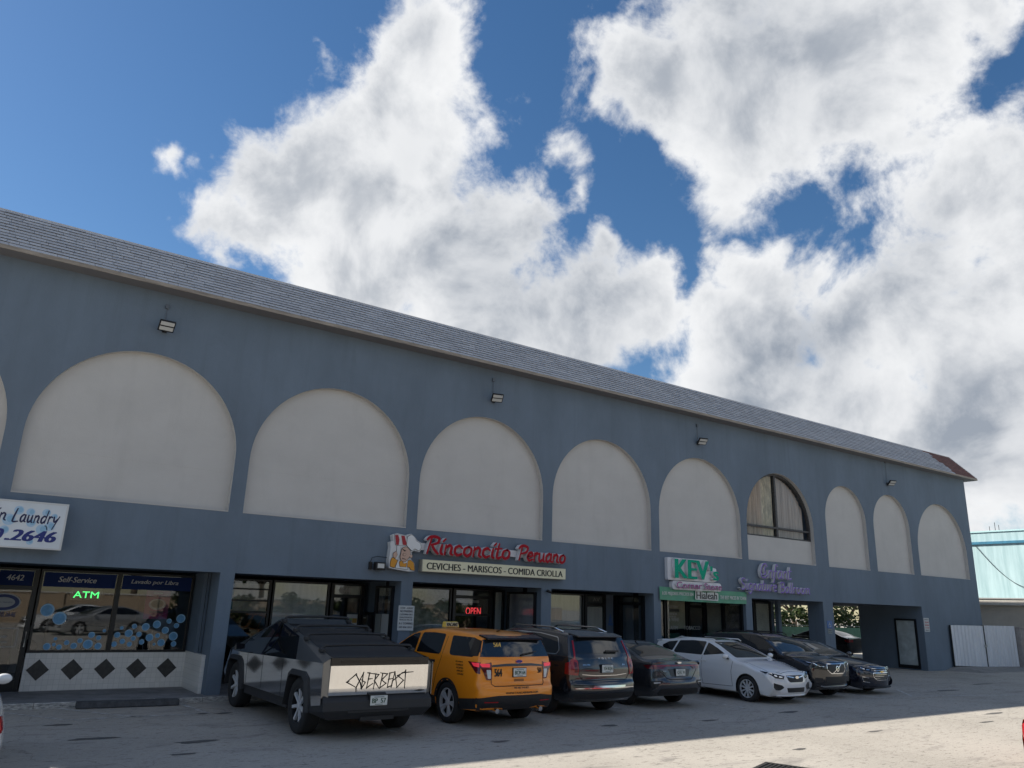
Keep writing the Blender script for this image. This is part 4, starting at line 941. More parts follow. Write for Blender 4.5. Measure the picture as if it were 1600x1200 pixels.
    def wheel(s, y, x, rad, wid, rimr, n=5, mat=None, style='double', lip=None):
        """tyre with tread shoulders, rim barrel and spokes"""
        sg = -1 if x < 0 else 1; mat = mat or m_alloy; key = (rad, wid, rimr, n, mat.name, style)
        if key not in WH:
            prof = [(rimr-.005, wid*.40), (rimr+.015, wid*.46), ((rad+rimr)/2, wid*.51), (rad-.03, wid*.48), (rad-.008, wid*.40), (rad, wid*.30), (rad, -wid*.30), (rad-.008, -wid*.40), (rad-.03, -wid*.48), (rimr, -wid*.44)]
            q = MB(); N_ = 40
            for k in range(N_):
                a = 2*math.pi*k/N_; b = 2*math.pi*(k+1)/N_
                for (r0, w0), (r1, w1) in zip(prof, prof[1:]):
                    q.quad((w0, r0*math.cos(a), r0*math.sin(a)), (w0, r0*math.cos(b), r0*math.sin(b)), (w1, r1*math.cos(b), r1*math.sin(b)), (w1, r1*math.cos(a), r1*math.sin(a)))
            ty = q.build('tyre', m_tyre, None, smooth=True); bm = bmesh.new(); bm.from_mesh(ty.data); bmesh.ops.remove_doubles(bm, verts=bm.verts, dist=.0005); bmesh.ops.recalc_face_normals(bm, faces=bm.faces); bm.to_mesh(ty.data); bm.free(); tym = ty.data; bpy.data.objects.remove(ty)
            q = MB(); c = wid*.30                              # dark barrel behind the spokes
            for k in range(N_):
                a = 2*math.pi*k/N_; b = 2*math.pi*(k+1)/N_
                q.quad((c-.09, 0, 0), (c-.09, rimr*.9*math.cos(a), rimr*.9*math.sin(a)), (c-.09, rimr*.9*math.cos(b), rimr*.9*math.sin(b)), (c-.09, 0, 0)) if False else q.add([(c-.09, 0, 0), (c-.09, rimr*.93*math.cos(a), rimr*.93*math.sin(a)), (c-.09, rimr*.93*math.cos(b), rimr*.93*math.sin(b))], [(0, 1, 2)])
                q.quad((c-.09, rimr*.93*math.cos(a), rimr*.93*math.sin(a)), (wid*.40, rimr*.95*math.cos(a), rimr*.95*math.sin(a)), (wid*.40, rimr*.95*math.cos(b), rimr*.95*math.sin(b)), (c-.09, rimr*.93*math.cos(b), rimr*.93*math.sin(b)))
            w_ = q.build('wheel', pm('brake_dark', (.012, .012, .013), .6, metal=.3), None); whm = w_.data; bpy.data.objects.remove(w_)
            q = MB()
            for k in range(N_):                                 # rim lip
                a = 2*math.pi*k/N_; b = 2*math.pi*(k+1)/N_; r0, r1 = rimr*1.005, rimr*.93
                q.quad((wid*.44, r0*math.cos(a), r0*math.sin(a)), (wid*.44, r0*math.cos(b), r0*math.sin(b)), (wid*.43, r1*math.cos(b), r1*math.sin(b)), (wid*.43, r1*math.cos(a), r1*math.sin(a)))
                q.quad((wid*.43, r1*math.cos(a), r1*math.sin(a)), (wid*.43, r1*math.cos(b), r1*math.sin(b)), (wid*.2, r1*math.cos(b), r1*math.sin(b)), (wid*.2, r1*math.cos(a), r1*math.sin(a)))
            def spoke(ang, w0, w1, lean=0):
                ca, sa = math.cos(ang), math.sin(ang); rr0, rr1 = rimr*.16, rimr*.95
                def P(r_, t_, d_): an = lean*(r_/rimr); c2, s2 = math.cos(ang+an), math.sin(ang+an); return (d_, r_*c2-t_*s2, r_*s2+t_*c2)
                x0, x1 = wid*.36, wid*.42
                q.add([P(rr0, -w0, x0), P(rr0, w0, x0), P(rr1, w1, x1), P(rr1, -w1, x1), P(rr0, -w0*1.3, x0-.03), P(rr0, w0*1.3, x0-.03), P(rr1, w1*1.3, x1-.04), P(rr1, -w1*1.3, x1-.04)], [(0, 1, 2, 3), (0, 4, 5, 1), (1, 5, 6, 2), (3, 2, 6, 7), (0, 3, 7, 4)])
            for k in range(n):
                a = 2*math.pi*k/n+.3
                if style == 'double': spoke(a-.09, .012, .020, -.06); spoke(a+.09, .012, .020, .06)
                elif style == 'wide': spoke(a, .026, .05)
                elif style == 'blade': spoke(a, .016, .027)
                else: spoke(a, .014, .017)
            q.add([(wid*.40, .062*math.cos(2*math.pi*k/18), .062*math.sin(2*math.pi*k/18)) for k in range(18)] + [(wid*.30, .07*math.cos(2*math.pi*k/18), .07*math.sin(2*math.pi*k/18)) for k in range(18)], [tuple(range(18))] + [(k, k+18, (k+1) % 18+18, (k+1) % 18) for k in range(18)])
            ri = q.build('rim', [mat, lip or mat], None); nlip = 2*N_
            bm = bmesh.new(); bm.from_mesh(ri.data); bmesh.ops.recalc_face_normals(bm, faces=bm.faces); bm.to_mesh(ri.data); bm.free()
            if lip:
                for p in ri.data.polygons[:nlip]: p.material_index = 1
            rim = ri.data; bpy.data.objects.remove(ri)
            WH[key] = (whm, tym, rim)
        whm, tym, rim = WH[key]
        w = link('wheel', whm, s.root, (x-sg*wid*.5, y, rad-.005)); w.rotation_euler = (rnd.uniform(0, 6.28), 0, 0 if sg > 0 else math.pi)
        link('tyre', tym, w); link('rim', rim, w)
        return w
    def mirror(s, y, z, x, mat):
        for sg in (-1, 1):
            q = MB(); n = 10; rings = []
            for k in range(7):
                t = -1+2*k/6; rr = math.sqrt(max(0.02, 1-t*t*.9)); rings.append([(sg*(x+.10+.095*t), y+.065*rr*math.cos(2*math.pi*j/n), z+.07*rr*math.sin(2*math.pi*j/n)) for j in range(n)])
            q.add([v for r_ in rings for v in r_], [(a*n+j, a*n+(j+1) % n, (a+1)*n+(j+1) % n, (a+1)*n+j) for a in range(6) for j in range(n)] + [tuple(range(n)), tuple(range(6*n, 7*n))])
            mo = q.build('mirror', mat, s.root, smooth=True)
            q = MB(); q.prism([(sg*(x-.05), y-.03, z-.10), (sg*(x+.08), y-.03, z-.05), (sg*(x+.08), y+.03, z-.05), (sg*(x-.05), y+.03, z-.10)], (0, 0, .035)); q.build('mirror_arm', m_trim, mo)
WH = {}
def arch_poly(yc, zc, r0, r1, sill, n=16):
    """2d ring segment round a wheel arch"""
    a = [(yc-r1*math.cos(math.pi*k/n), zc+r1*math.sin(math.pi*k/n)) for k in range(n+1)]
    b = [(yc+r0*math.cos(math.pi*k/n), zc+r0*math.sin(math.pi*k/n)) for k in range(n+1)]
    return [(yc-r1, sill+.01)]+a+[(yc+r1, sill+.01), (yc+r0, sill+.01)]+b+[(yc-r0, sill+.01)]
def arch_trim(c, yc, zc, r0, w, sill, mat=None):
    n = 20; pts = [(yc-(r0+w/2), sill+.01)] + [(yc-(r0+w/2)*math.cos(math.pi*k/n), zc+(r0+w/2)*math.sin(math.pi*k/n)) for k in range(n+1)] + [(yc+r0+w/2, sill+.01)]
    for v in ('L', 'R'): c.strip('arch_trim', pts, w, v, mat or m_trim, off=.012, step=.05)
# ---- orange taxi, seen from behind
def taxi():
    P = pm('taxi_orange', (.90, .285, .012), .28, coat=.6, spec=.5)
    c = Car('taxi_suv', 'orange taxi suv with black numbers, nose to the shops beside the steel pickup', (9.0, -3.38, 0), R(1.0)); c.root.scale = (.965, .965, .965)
    top = [(2.30, .28, .10, .05), (2.38, .45, .22, .08), (2.38, .75, .22, .08), (2.26, 1.02, .18, .07), (1.85, 1.11, .06, .06), (1.22, 1.20, .03, .06), (.82, 1.43, .09, .07), (.38, 1.66, .08, .10), (-.1, 1.735, .035, .11), (-.8, 1.755, .03, .11), (-1.6, 1.735, .03, .11), (-2.15, 1.685, .04, .09), (-2.33, 1.60, .07, .06), (-2.45, 1.30, .09, .06), (-2.50, 1.22, .09, .06), (-2.53, 1.02, .09, .06), (-2.53, .82, .10, .06), (-2.60, .74, .13, .06), (-2.61, .58, .14, .06), (-2.57, .44, .14, .05), (-2.46, .33, .10, .04)]
    W = [(.2, .89), (.34, .935), (.5, .965), (.75, .975), (.92, .962), (1.2, .925), (1.26, .91), (1.5, .815), (1.72, .72)]
    c.body(top, W, (1.43, -1.43), .42, .37, .30, P, (.14, 1.3), (.085, -1.5))
    bk = m_trim
    # glass
    gz = lambda y: 1.24
    fr = [(1.02, 1.245), (.50, 1.50), (.30, 1.585), (.06, 1.63), (.02, 1.245)]; rr_ = [(-.05, 1.245), (-.05, 1.635), (-.5, 1.655), (-.98, 1.645), (-1.02, 1.30), (-.98, 1.25)]
    for pl in (fr, rr_): c.both('side_window', rpoly(pl, .05), m_cglass, off=.004)
    c.both('side_window', rpoly([(-1.26, 1.63), (-1.36, 1.30), (-1.44, 1.262), (-2.20, 1.272), (-2.20, 1.58), (-2.05, 1.625)], .05), m_cglass, off=.004)
    c.both('rear_pillar_trim', [(-2.05, 1.28), (-2.06, 1.615), (-2.28, 1.575), (-2.40, 1.285)], m_gloss, off=.006)
    c.patch('rear_window', rpoly([(-.86, 1.285), (-.74, 1.60), (.74, 1.60), (.86, 1.285)], .05), 'rear', m_cglass, off=.006, lim=.86)
    c.patch('windscreen', rpoly([(-.76, 1.25), (-.62, 1.63), (.62, 1.63), (.76, 1.25)], .06), 'front', m_shield)
    q = MB(); q.prism([(-.70, -2.10, 1.688), (.70, -2.10, 1.688), (.68, -2.40, 1.635), (-.68, -2.40, 1.635)], (0, 0, -.04)); bevel(q.build('spoiler', m_gloss, c.root), .015, 2)
    # lamps
    lamp = rpoly([(-.955, 1.195), (-.62, 1.185), (-.62, .87), (-.735, .875), (-.80, 1.03)], .02)
    for sg in (-1, 1):
        pl = [(sg*x, z) for x, z in lamp]; o = c.patch('tail_light', pl, 'rear', m_dred, off=.012, grid=.04, lim=None)
        for nm, b, m in (('lit_lens', [(-.90, 1.175), (-.66, 1.165), (-.66, 1.10), (-.82, 1.105)], m_redon), ('reverse_lens', [(-.735, 1.055), (-.645, 1.055), (-.645, .90), (-.705, .90)], m_clear)): c.patch(nm, rpoly([(sg*x, z) for x, z in b], .015), 'rear', m, off=.017, grid=.04, lim=None, parent=o)
        o = c.patch('tail_light', rpoly([(-2.08, 1.19), (-2.44, 1.195), (-2.44, .98), (-2.36, 1.0), (-2.22, 1.10)], .02), 'L' if sg < 0 else 'R', m_dred, off=.012, grid=.04, lim=None)
        c.patch('lit_lens', rpoly([(-2.20, 1.175), (-2.42, 1.18), (-2.42, 1.10), (-2.28, 1.115)], .015), 'L' if sg < 0 else 'R', m_redon, off=.016, grid=.04, lim=None, parent=o)
    c.patch('tailgate_bar', rpoly([(-.61, 1.105), (-.3, 1.12), (.3, 1.12), (.61, 1.105), (.61, 1.135), (.3, 1.165), (-.3, 1.165), (-.61, 1.14)], .01), 'rear', pm('dark_bar', (.05, .055, .055), .3), off=.014)
    q = MB(); n = 24; q.add([(.0+.085*math.cos(2*math.pi*k/n), -2.523, 1.205+.036*math.sin(2*math.pi*k/n)) for k in range(n)]+[(.0+.085*math.cos(2*math.pi*k/n), -2.49, 1.205+.036*math.sin(2*math.pi*k/n)) for k in range(n)], [tuple(range(n))]+[(k, k+n, (k+1) % n+n, (k+1) % n) for k in range(n)], 0)
    q.add([(.0+.072*math.cos(2*math.pi*k/n), -2.526, 1.205+.027*math.sin(2*math.pi*k/n)) for k in range(n)], [tuple(range(n))], 1); q.build('badge', [m_chrome, pm('badge_blue', (.02, .05, .22), .2)], c.root)
    c.patch('plate_recess', rpoly([(-.26, .93), (.26, .93), (.26, 1.09), (-.26, 1.09)], .03), 'rear', P, off=.002)
    c.plate(-2.552, 1.005, 'BCM 64', 0.0)
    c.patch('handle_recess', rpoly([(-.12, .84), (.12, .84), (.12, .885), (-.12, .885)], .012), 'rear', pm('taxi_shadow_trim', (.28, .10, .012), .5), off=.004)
    c.strip('panel_gap', [(-.63, 1.20), (-.63, .80), (-.58, .765), (.58, .765), (.63, .80), (.63, 1.20)], .012, 'rear', m_seam, off=.003)
    c.patch('lower_bumper', rpoly([(-.90, .335), (.90, .335), (.93, .555), (.5, .60), (-.5, .60), (-.93, .555)], .03), 'rear', bk, off=.01)
    c.both('lower_cladding', [(-2.45, .34), (-1.88, .312), (-1.88, .50), (-2.50, .56)], bk, off=.010)
    c.both('lower_cladding', [(-.98, .31), (.98, .31), (.98, .46), (-.98, .46)], bk, off=.010)
    for sg in (-1, 1):
        c.patch('reflector', [(sg*.50, .475), (sg*.78, .475), (sg*.78, .495), (sg*.50, .495)], 'rear', m_red, off=.014)
        q = MB(); q.tube([(sg*.52, -2.30, .33), (sg*.52, -2.57, .325)], .045, 12); q.build('exhaust_tip', m_chrome, c.root)
    arch_trim(c, -1.43, .37, .42, .045, .30); arch_trim(c, 1.43, .37, .42, .045, .30)
    for y in (.50, -.52): 
        for v in ('L', 'R'): c.patch('door_handle', rpoly([(y-.36, 1.09), (y-.14, 1.09), (y-.14, 1.135), (y-.36, 1.135)], .02), v, bk, off=.03)
    c.seam([(.0, 1.24), (.0, .45), (-.02, .33)]); c.seam([(-1.10, 1.60), (-1.10, 1.20), (-.97, .80), (-.90, .55)]); c.seam([(1.05, 1.2), (1.0, .45)])
    # lettering
    ink = pm('taxi_ink', (.012, .010, .008), .6)
    c.text('564', -.57, -.40, .935, 1.075, 'rear', ink, off=.008, bold=.05); c.text('564', .47, .59, .985, 1.085, 'rear', ink, off=.008, bold=.05)
    c.text('564', -.52, -.35, 1.465, 1.545, 'rear', pm('amber_ink', (.65, .42, .10), .6), off=.010, bold=.04)
    c.text('WE ARE THE BEST', -.17, .20, .715, .745, 'rear', ink, off=.012, bold=.02); c.text('WWW.TAXICABMIAMI.COM', -.36, .42, .625, .66, 'rear', ink, off=.014, bold=.02)
    for v in ('L', 'R'):
        u = (-.72, -.12); c.text('888-1111', *u, .80, .90, v, ink, off=.006, bold=.03)
        for k in range(5): c.text(('ALL MAJOR', 'CARDS', 'ACCEPTED', 'AIRPORT', 'CRUISE')[k], -1.92-.02*k, -1.66-.03*k, 1.145-.055*k, 1.175-.055*k, v, ink, off=.006, bold=.03)
    # roof light
    q = MB(); q.prism([(-.20, .02, 1.74), (.20, .02, 1.74), (.16, .05, 1.86), (-.16, .05, 1.86)], (0, .12, 0)); rl = q.build('roof_light', pm('taxi_lamp_yellow', (.72, .50, .08), .4), c.root); bevel(rl, .012, 1)
    text_obj('lettering', fit_text('VACANT', -.15, .15, 1.765, 1.84, .012, bold=.04), ink, rl)
    q = MB(); q.box((-.155, .018, 1.758), (.155, .03, 1.848)); q.build('light_panel', pm('cream_panel', (.66, .60, .42), .5), rl)
    q = MB(); q.prism([(-.03, -1.75, 1.74), (.03, -1.75, 1.74), (.02, -1.86, 1.78), (-.02, -1.86, 1.78)], (0, .03, -.02)); q.build('antenna', bk, c.root)
    q = MB(); q.prism([(.10, -2.47, 1.315), (.46, -2.45, 1.375), (.46, -2.45, 1.39), (.10, -2.47, 1.345)], (0, -.025, .005)); q.build('rear_wiper', bk, c.root)
    c.mirror(.92, 1.22, .93, P)
    for y in (1.43, -1.43):
        for x in (-.965, .965): c.wheel(y, x, .385, .25, .265, 5, m_alloy, 'double')
taxi()
# ---- dark slate suv, seen from behind
def slate_suv():
    P = pm('slate_paint', (.011, .014, .020), .18, coat=.9, spec=.6)
    c = Car('slate_suv', 'dark slate suv with tall red tail lights parked right of the orange taxi', (11.62, -2.86, 0), R(0))
    top = [(2.26, .25, .10, .05), (2.36, .45, .20, .08), (2.36, .80, .20, .08), (2.24, 1.02, .15, .07), (1.6, 1.12, .05, .06), (1.15, 1.18, .03, .06), (.80, 1.39, .08, .08), (.42, 1.60, .07, .10), (.0, 1.695, .035, .11), (-.8, 1.725, .03, .11), (-1.6, 1.70, .03, .11), (-2.12, 1.645, .05, .09), (-2.26, 1.58, .08, .06), (-2.44, 1.24, .10, .06), (-2.49, 1.14, .10, .06), (-2.53, .95, .10, .06), (-2.53, .74, .11, .05), (-2.59, .66, .14, .06), (-2.60, .50, .15, .06), (-2.52, .36, .13, .05), (-2.40, .29, .1, .04)]
    W = [(.2, .87), (.34, .92), (.5, .955), (.75, .962), (.95, .955), (1.15, .93), (1.22, .91), (1.5, .815), (1.70, .70)]
    c.body(top, W, (1.492, -1.492), .425, .375, .30, P, (.13, 1.4), (.07, -1.7))
    g = [(1.05, 1.20), (.46, 1.515), (.2, 1.585), (-.3, 1.62), (-1.2, 1.615), (-1.9, 1.55), (-2.04, 1.30), (-1.98, 1.22)]
    c.both('side_window', rpoly(g, .06), m_cglass, off=.004)
    for v in ('L', 'R'):
        c.strip('window_trim', rpoly(g, .06), .018, v, m_chrome, off=.008, closed=True)
        for y in (.05, -.98): c.strip('window_pillar', [(y, 1.21), (y-.03, 1.615)], .07, v, m_gloss, off=.006)
    c.patch('rear_window', rpoly([(-.70, 1.255), (-.60, 1.555), (.60, 1.555), (.70, 1.255)], .06), 'rear', m_cglass, off=.006)
    c.patch('windscreen', rpoly([(-.74, 1.22), (-.60, 1.60), (.60, 1.60), (.74, 1.22)], .06), 'front', m_shield)
    q = MB(); q.prism([(-.66, -2.06, 1.655), (.66, -2.06, 1.655), (.62, -2.36, 1.605), (-.62, -2.36, 1.605)], (0, 0, -.035)); bevel(q.build('spoiler', P, c.root), .014, 2)
    for sg, v in ((-1, 'L'), (1, 'R')):
        o = c.patch('tail_light', [(sg*x, z) for x, z in ((-.72, 1.50), (-.685, 1.50), (-.745, 1.16), (-.70, 1.10), (-.72, .83), (-.90, .84), (-.90, 1.0), (-.86, 1.12), (-.78, 1.17))], 'rear', m_red, off=.012, grid=.04, lim=None)
        c.patch('dark_lens', [(sg*x, z) for x, z in ((-.73, 1.07), (-.79, 1.09), (-.81, .88), (-.735, .87))], 'rear', m_dred, off=.016, grid=.04, parent=o)
        c.patch('tail_light', rpoly([(-2.30, 1.06), (-2.43, 1.12), (-2.46, .85), (-2.30, .85)], .02), v, m_red, off=.012, grid=.04, lim=None)
    c.strip('tailgate_crease', [(-.62, .845), (-.3, .82), (.3, .82), (.62, .845)], .012, 'rear', m_chrome, off=.004)
    c.strip('panel_gap', [(-.69, 1.10), (-.70, .83), (-.60, .73), (.60, .73), (.70, .83), (.69, 1.10)], .012, 'rear', m_seam, off=.003)
    c.patch('bumper_brightwork', [(-.40, .585), (.50, .585), (.52, .625), (-.36, .625)], 'rear', m_chrome, off=.016)
    c.patch('bumper_brightwork', [(-.82, .57), (.80, .57), (.80, .585), (-.82, .585)], 'rear', m_chrome, off=.014)
    c.patch('lower_bumper', rpoly([(-.80, .37), (.80, .37), (.84, .48), (-.84, .48)], .03), 'rear', m_trim, off=.01)
    c.text('VOLVO', -.18, .24, 1.135, 1.17, 'rear', m_chrome, off=.012, space=2.2); c.text('XC90', -.60, -.42, 1.015, 1.045, 'rear', m_chrome, off=.008, bold=.02); c.text('B6', .50, .58, 1.015, 1.04, 'rear', m_chrome, off=.008)
    c.plate(-2.560, .955, 'Y34 BQN', .02)
    q = MB(); q.prism([(.06, -2.44, 1.275), (.42, -2.44, 1.285), (.42, -2.44, 1.31), (.06, -2.44, 1.315)], (0, -.03, .0)); q.build('rear_wiper', m_trim, c.root)
    for sg in (-1, 1): q = MB(); q.tube([(sg*.62, .05, 1.69), (sg*.63, -.1, 1.755), (sg*.63, -1.5, 1.75), (sg*.62, -1.85, 1.665)], .018, 8); q.build('roof_rail', m_chrome, c.root, smooth=True)
    arch_trim(c, -1.492, .375, .425, .03, .30); arch_trim(c, 1.492, .375, .425, .03, .30)
    c.seam([(.0, 1.19), (.0, .45)]); c.seam([(-1.05, 1.2), (-.98, .62)])
    c.both('sill_trim', [(-1.0, .31), (1.0, .31), (1.0, .36), (-1.0, .36)], m_trim, off=.01)
    c.mirror(.92, 1.18, .91, P)
    for y in (1.492, -1.492):
        for x in (-.95, .95): c.wheel(y, x, .385, .26, .275, 5, m_dalloy, 'double')
slate_suv()
# ---- grey sedan, seen from behind
def grey_sedan():
    P = pm('graphite_paint', (.052, .055, .064), .22, metal=.5, coat=.9)
    c = Car('grey_sedan', 'graphite grey sedan with full-width red light bar, tail toward the lane', (14.40, -2.56, 0), R(-1.0))
    top = [(2.12, .22, .10, .05), (2.21, .40, .20, .08), (2.19, .62, .2, .08), (2.05, .78, .15, .06), (1.4, .93, .05, .05), (1.0, .985, .03, .05), (.62, 1.15, .07, .07), (.22, 1.33, .06, .09), (-.2, 1.415, .03, .10), (-.7, 1.425, .03, .10), (-1.25, 1.31, .05, .09), (-1.65, 1.15, .06, .07), (-1.95, 1.055, .04, .05), (-2.22, 1.045, .05, .04), (-2.31, 1.035, .07, .03), (-2.325, .97, .08, .04), (-2.36, .82, .09, .05), (-2.38, .68, .10, .05), (-2.43, .56, .14, .06), (-2.41, .40, .14, .05), (-2.30, .27, .10, .04)]
    W = [(.2, .82), (.3, .86), (.5, .895), (.7, .90), (.85, .885), (.98, .85), (1.03, .83), (1.25, .70), (1.40, .58)]
    c.body(top, W, (1.35, -1.35), .355, .32, .22, P, (.13, 1.2), (.10, -1.5), zs=.74)
    g = [(.92, 1.0), (.30, 1.285), (-.1, 1.345), (-.7, 1.335), (-1.15, 1.24), (-1.52, 1.055), (-1.40, 1.01)]
    c.both('side_window', rpoly(g, .04), m_cglass, off=.004)
    for v in ('L', 'R'):
        c.strip('window_trim', [(.92, .992), (-1.40, 1.0), (-1.55, 1.05), (-1.18, 1.245)], .014, v, m_chrome, off=.007)
        c.strip('window_pillar', [(-.25, 1.01), (-.28, 1.335)], .07, v, m_gloss, off=.006)
    c.patch('rear_window', rpoly([(-.56, -1.02), (-.62, -1.72), (.62, -1.72), (.56, -1.02)], .06), 'top', m_cglass, off=.005)
    q = MB(); q.box((-.18, -1.25, 1.30), (.18, -1.23, 1.312)); q.build('high_brake_light', m_clear, c.root)
    c.patch('windscreen', rpoly([(-.66, 1.01), (-.50, 1.34), (.50, 1.34), (.66, 1.01)], .05), 'front', m_shield)
    bar = c.patch('tail_light', rpoly([(-.80, .95), (-.40, .955), (.40, .955), (.80, .95), (.82, .86), (.50, .86), (.42, .915), (-.42, .915), (-.50, .86), (-.82, .86)], .015), 'rear', m_dred, off=.014, grid=.04, lim=None)
    c.patch('lit_strip', rpoly([(-.76, .935), (.76, .935), (.76, .918), (-.76, .918)], .005), 'rear', m_red, off=.019, grid=.05, parent=bar)
    c.both('tail_light', rpoly([(-2.02, .935), (-2.24, .95), (-2.26, .865), (-2.16, .86)], .015), m_dred, off=.012, grid=.04, lim=None)
    c.strip('panel_gap', [(-.62, .855), (-.42, .66), (-.34, .635), (.34, .635), (.42, .66), (.62, .855)], .014, 'rear', m_seam, off=.003)
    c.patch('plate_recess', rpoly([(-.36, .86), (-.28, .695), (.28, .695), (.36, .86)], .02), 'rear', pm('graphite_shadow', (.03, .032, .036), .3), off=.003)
    c.plate(-2.395, .785, 'QXL 91', .0); c.text('FORTE', -.58, -.42, .80, .82, 'rear', m_chrome, off=.006)
    q = MB(); n = 16; q.add([(.09*math.cos(2*math.pi*k/n)*.75, -2.372, 1.0+.022*math.sin(2*math.pi*k/n)) for k in range(n)]+[(.09*math.cos(2*math.pi*k/n)*.75, -2.31, 1.0+.022*math.sin(2*math.pi*k/n)) for k in range(n)], [tuple(range(n))]+[(k, k+n, (k+1) % n+n, (k+1) % n) for k in range(n)]); q.build('badge', m_chrome, c.root)
    for sg in (-1, 1):
        o = c.patch('bumper_vent', rpoly([(sg*.84, .60), (sg*.56, .61), (sg*.60, .545), (sg*.70, .44), (sg*.80, .42)], .015), 'rear', m_trim, off=.006, grid=.05)
        c.patch('reverse_lens', rpoly([(sg*.79, .575), (sg*.62, .58), (sg*.63, .56), (sg*.79, .552)], .005), 'rear', m_clear, off=.012, grid=.05, parent=o)
        c.strip('vent_blade', [(sg*.56, .58), (sg*.80, .40)], .035, 'rear', P, off=.014)
    c.patch('lower_bumper', rpoly([(-.66, .31), (.66, .31), (.60, .44), (-.60, .44)], .03), 'rear', m_trim, off=.008)
    c.seam([(.0, .99), (.0, .40)]); c.seam([(-.98, .99), (-.95, .60)])
    q = MB(); q.prism([(-.03, -.86, 1.40), (.03, -.86, 1.40), (.012, -1.0, 1.455), (-.012, -1.0, 1.455)], (0, .06, -.02)); q.build('antenna', m_trim, c.root)
    c.mirror(.80, .99, .84, P)
    for y in (1.35, -1.35):
        for x in (-.885, .885): c.wheel(y, x, .325, .21, .225, 5, m_dalloy, 'wide')
grey_sedan()
# ---- white hatchback, nose out
def front_lamp(c, poly, inner, sg, par=None):
    o = c.patch('headlight', rpoly([(sg*x, z) for x, z in poly], .015), 'front', m_gloss, off=.008, grid=.04)
    for b in inner: c.patch('lamp_lens', rpoly([(sg*x, z) for x, z in b], .008), 'front', m_lamp, off=.013, grid=.03, parent=o)
    return o
def white_hatch():
    P = pm('white_paint', (.74, .75, .76), .20, coat=.8)
    c = Car('white_hatchback', 'white hatchback with multi-spoke wheels parked nose out toward the lane', (18.0, -3.30, 0), R(180))
    top = [(2.12, .19, .24, .03), (2.20, .27, .25, .05), (2.215, .38, .25, .06), (2.22, .52, .25, .07), (2.18, .68, .24, .06), (2.05, .79, .20, .06), (1.85, .85, .12, .06), (1.3, .965, .05, .06), (.98, 1.01, .03, .06), (.58, 1.20, .08, .08), (.15, 1.385, .07, .10), (-.3, 1.465, .03, .11), (-.9, 1.465, .03, .11), (-1.5, 1.41, .03, .10), (-1.95, 1.335, .05, .06), (-2.03, 1.27, .07, .05), (-2.13, 1.02, .09, .05), (-2.19, .85, .10, .05), (-2.235, .6, .12, .06), (-2.2, .4, .12, .05), (-2.1, .28, .1, .04)]
    W = [(.18, .83), (.28, .865), (.5, .885), (.7, .888), (.88, .868), (1.0, .835), (1.05, .815), (1.25, .715), (1.44, .61)]
    c.body(top, W, (1.335, -1.335), .35, .32, .21, P, (.10, 1.2), (.08, -1.5), zs=.74)
    g1 = [(.98, 1.03), (.86, 1.05), (.25, 1.325), (-.05, 1.375), (-.12, 1.035)]; g2 = [(-.17, 1.035), (-.12, 1.38), (-.6, 1.392), (-1.1, 1.365), (-1.22, 1.07), (-1.15, 1.04)]; g3 = [(-1.28, 1.08), (-1.17, 1.355), (-1.5, 1.315), (-1.72, 1.21), (-1.66, 1.14)]
    for g in (g1, g2, g3): c.both('side_window', rpoly(g, .035), m_cglass, off=.004)
    c.patch('windscreen', rpoly([(-.68, 1.03), (-.53, 1.385), (.53, 1.385), (.68, 1.03)], .05), 'front', m_shield, off=.005)
    c.patch('rear_window', rpoly([(-.60, 1.04), (-.52, 1.27), (.52, 1.27), (.60, 1.04)], .05), 'rear', m_cglass, off=.005)
    c.patch('sunroof', rpoly([(-.38, -.05), (.38, -.05), (.40, -.75), (-.40, -.75)], .05), 'top', m_gloss, off=.003)
    q = MB(); q.prism([(-.56, -1.90, 1.362), (.56, -1.90, 1.362), (.54, -2.12, 1.335), (-.54, -2.12, 1.335)], (0, 0, -.03)); bevel(q.build('spoiler', P, c.root), .012, 2)
    for sg in (-1, 1):
        front_lamp(c, [(.40, .665), (.44, .60), (.64, .615), (.80, .72), (.815, .775), (.66, .725)], [[(.47, .635), (.56, .64), (.55, .665), (.47, .655)], [(.60, .65), (.66, .665), (.66, .70), (.60, .68)], [(.71, .70), (.745, .715), (.75, .745), (.715, .73)]], sg)
        c.patch('fog_pocket', rpoly([(sg*.73, .51), (sg*.50, .455), (sg*.44, .40), (sg*.55, .335), (sg*.72, .33)], .02), 'front', m_trim, off=.004, grid=.05)
        q = MB(); q.tube([(sg*.52, .1, 1.41), (sg*.53, .0, 1.455), (sg*.54, -1.2, 1.45), (sg*.53, -1.4, 1.40)], .014, 8); q.build('roof_rail', P, c.root, smooth=True)
        c.patch('tail_light', rpoly([(sg*.82, .95), (sg*.50, .93), (sg*.52, .82), (sg*.82, .80)], .02), 'rear', m_red, off=.008, lim=None)
    gr_ = c.patch('grille', rpoly([(-.34, .685), (.34, .685), (.30, .56), (.24, .525), (-.24, .525), (-.30, .56)], .02), 'front', m_trim, off=.006, grid=.05)
    c.strip('grille_wing', [(-.33, .665), (-.12, .635), (.12, .635), (.33, .665)], .026, 'front', m_chrome, off=.014, parent=gr_)
    q = MB(); n = 18; q.add([(.075*math.cos(2*math.pi*k/n), 2.235, .64+.034*math.sin(2*math.pi*k/n)) for k in range(n)]+[(.075*math.cos(2*math.pi*k/n), 2.18, .64+.034*math.sin(2*math.pi*k/n)) for k in range(n)], [tuple(range(n))[::-1]]+[(k, k+n, (k+1) % n+n, (k+1) % n) for k in range(n)]); q.build('badge', m_chrome, gr_)
    c.patch('lower_intake', rpoly([(-.36, .395), (.36, .395), (.33, .285), (-.33, .285)], .02), 'front', m_trim, off=.005, grid=.05)
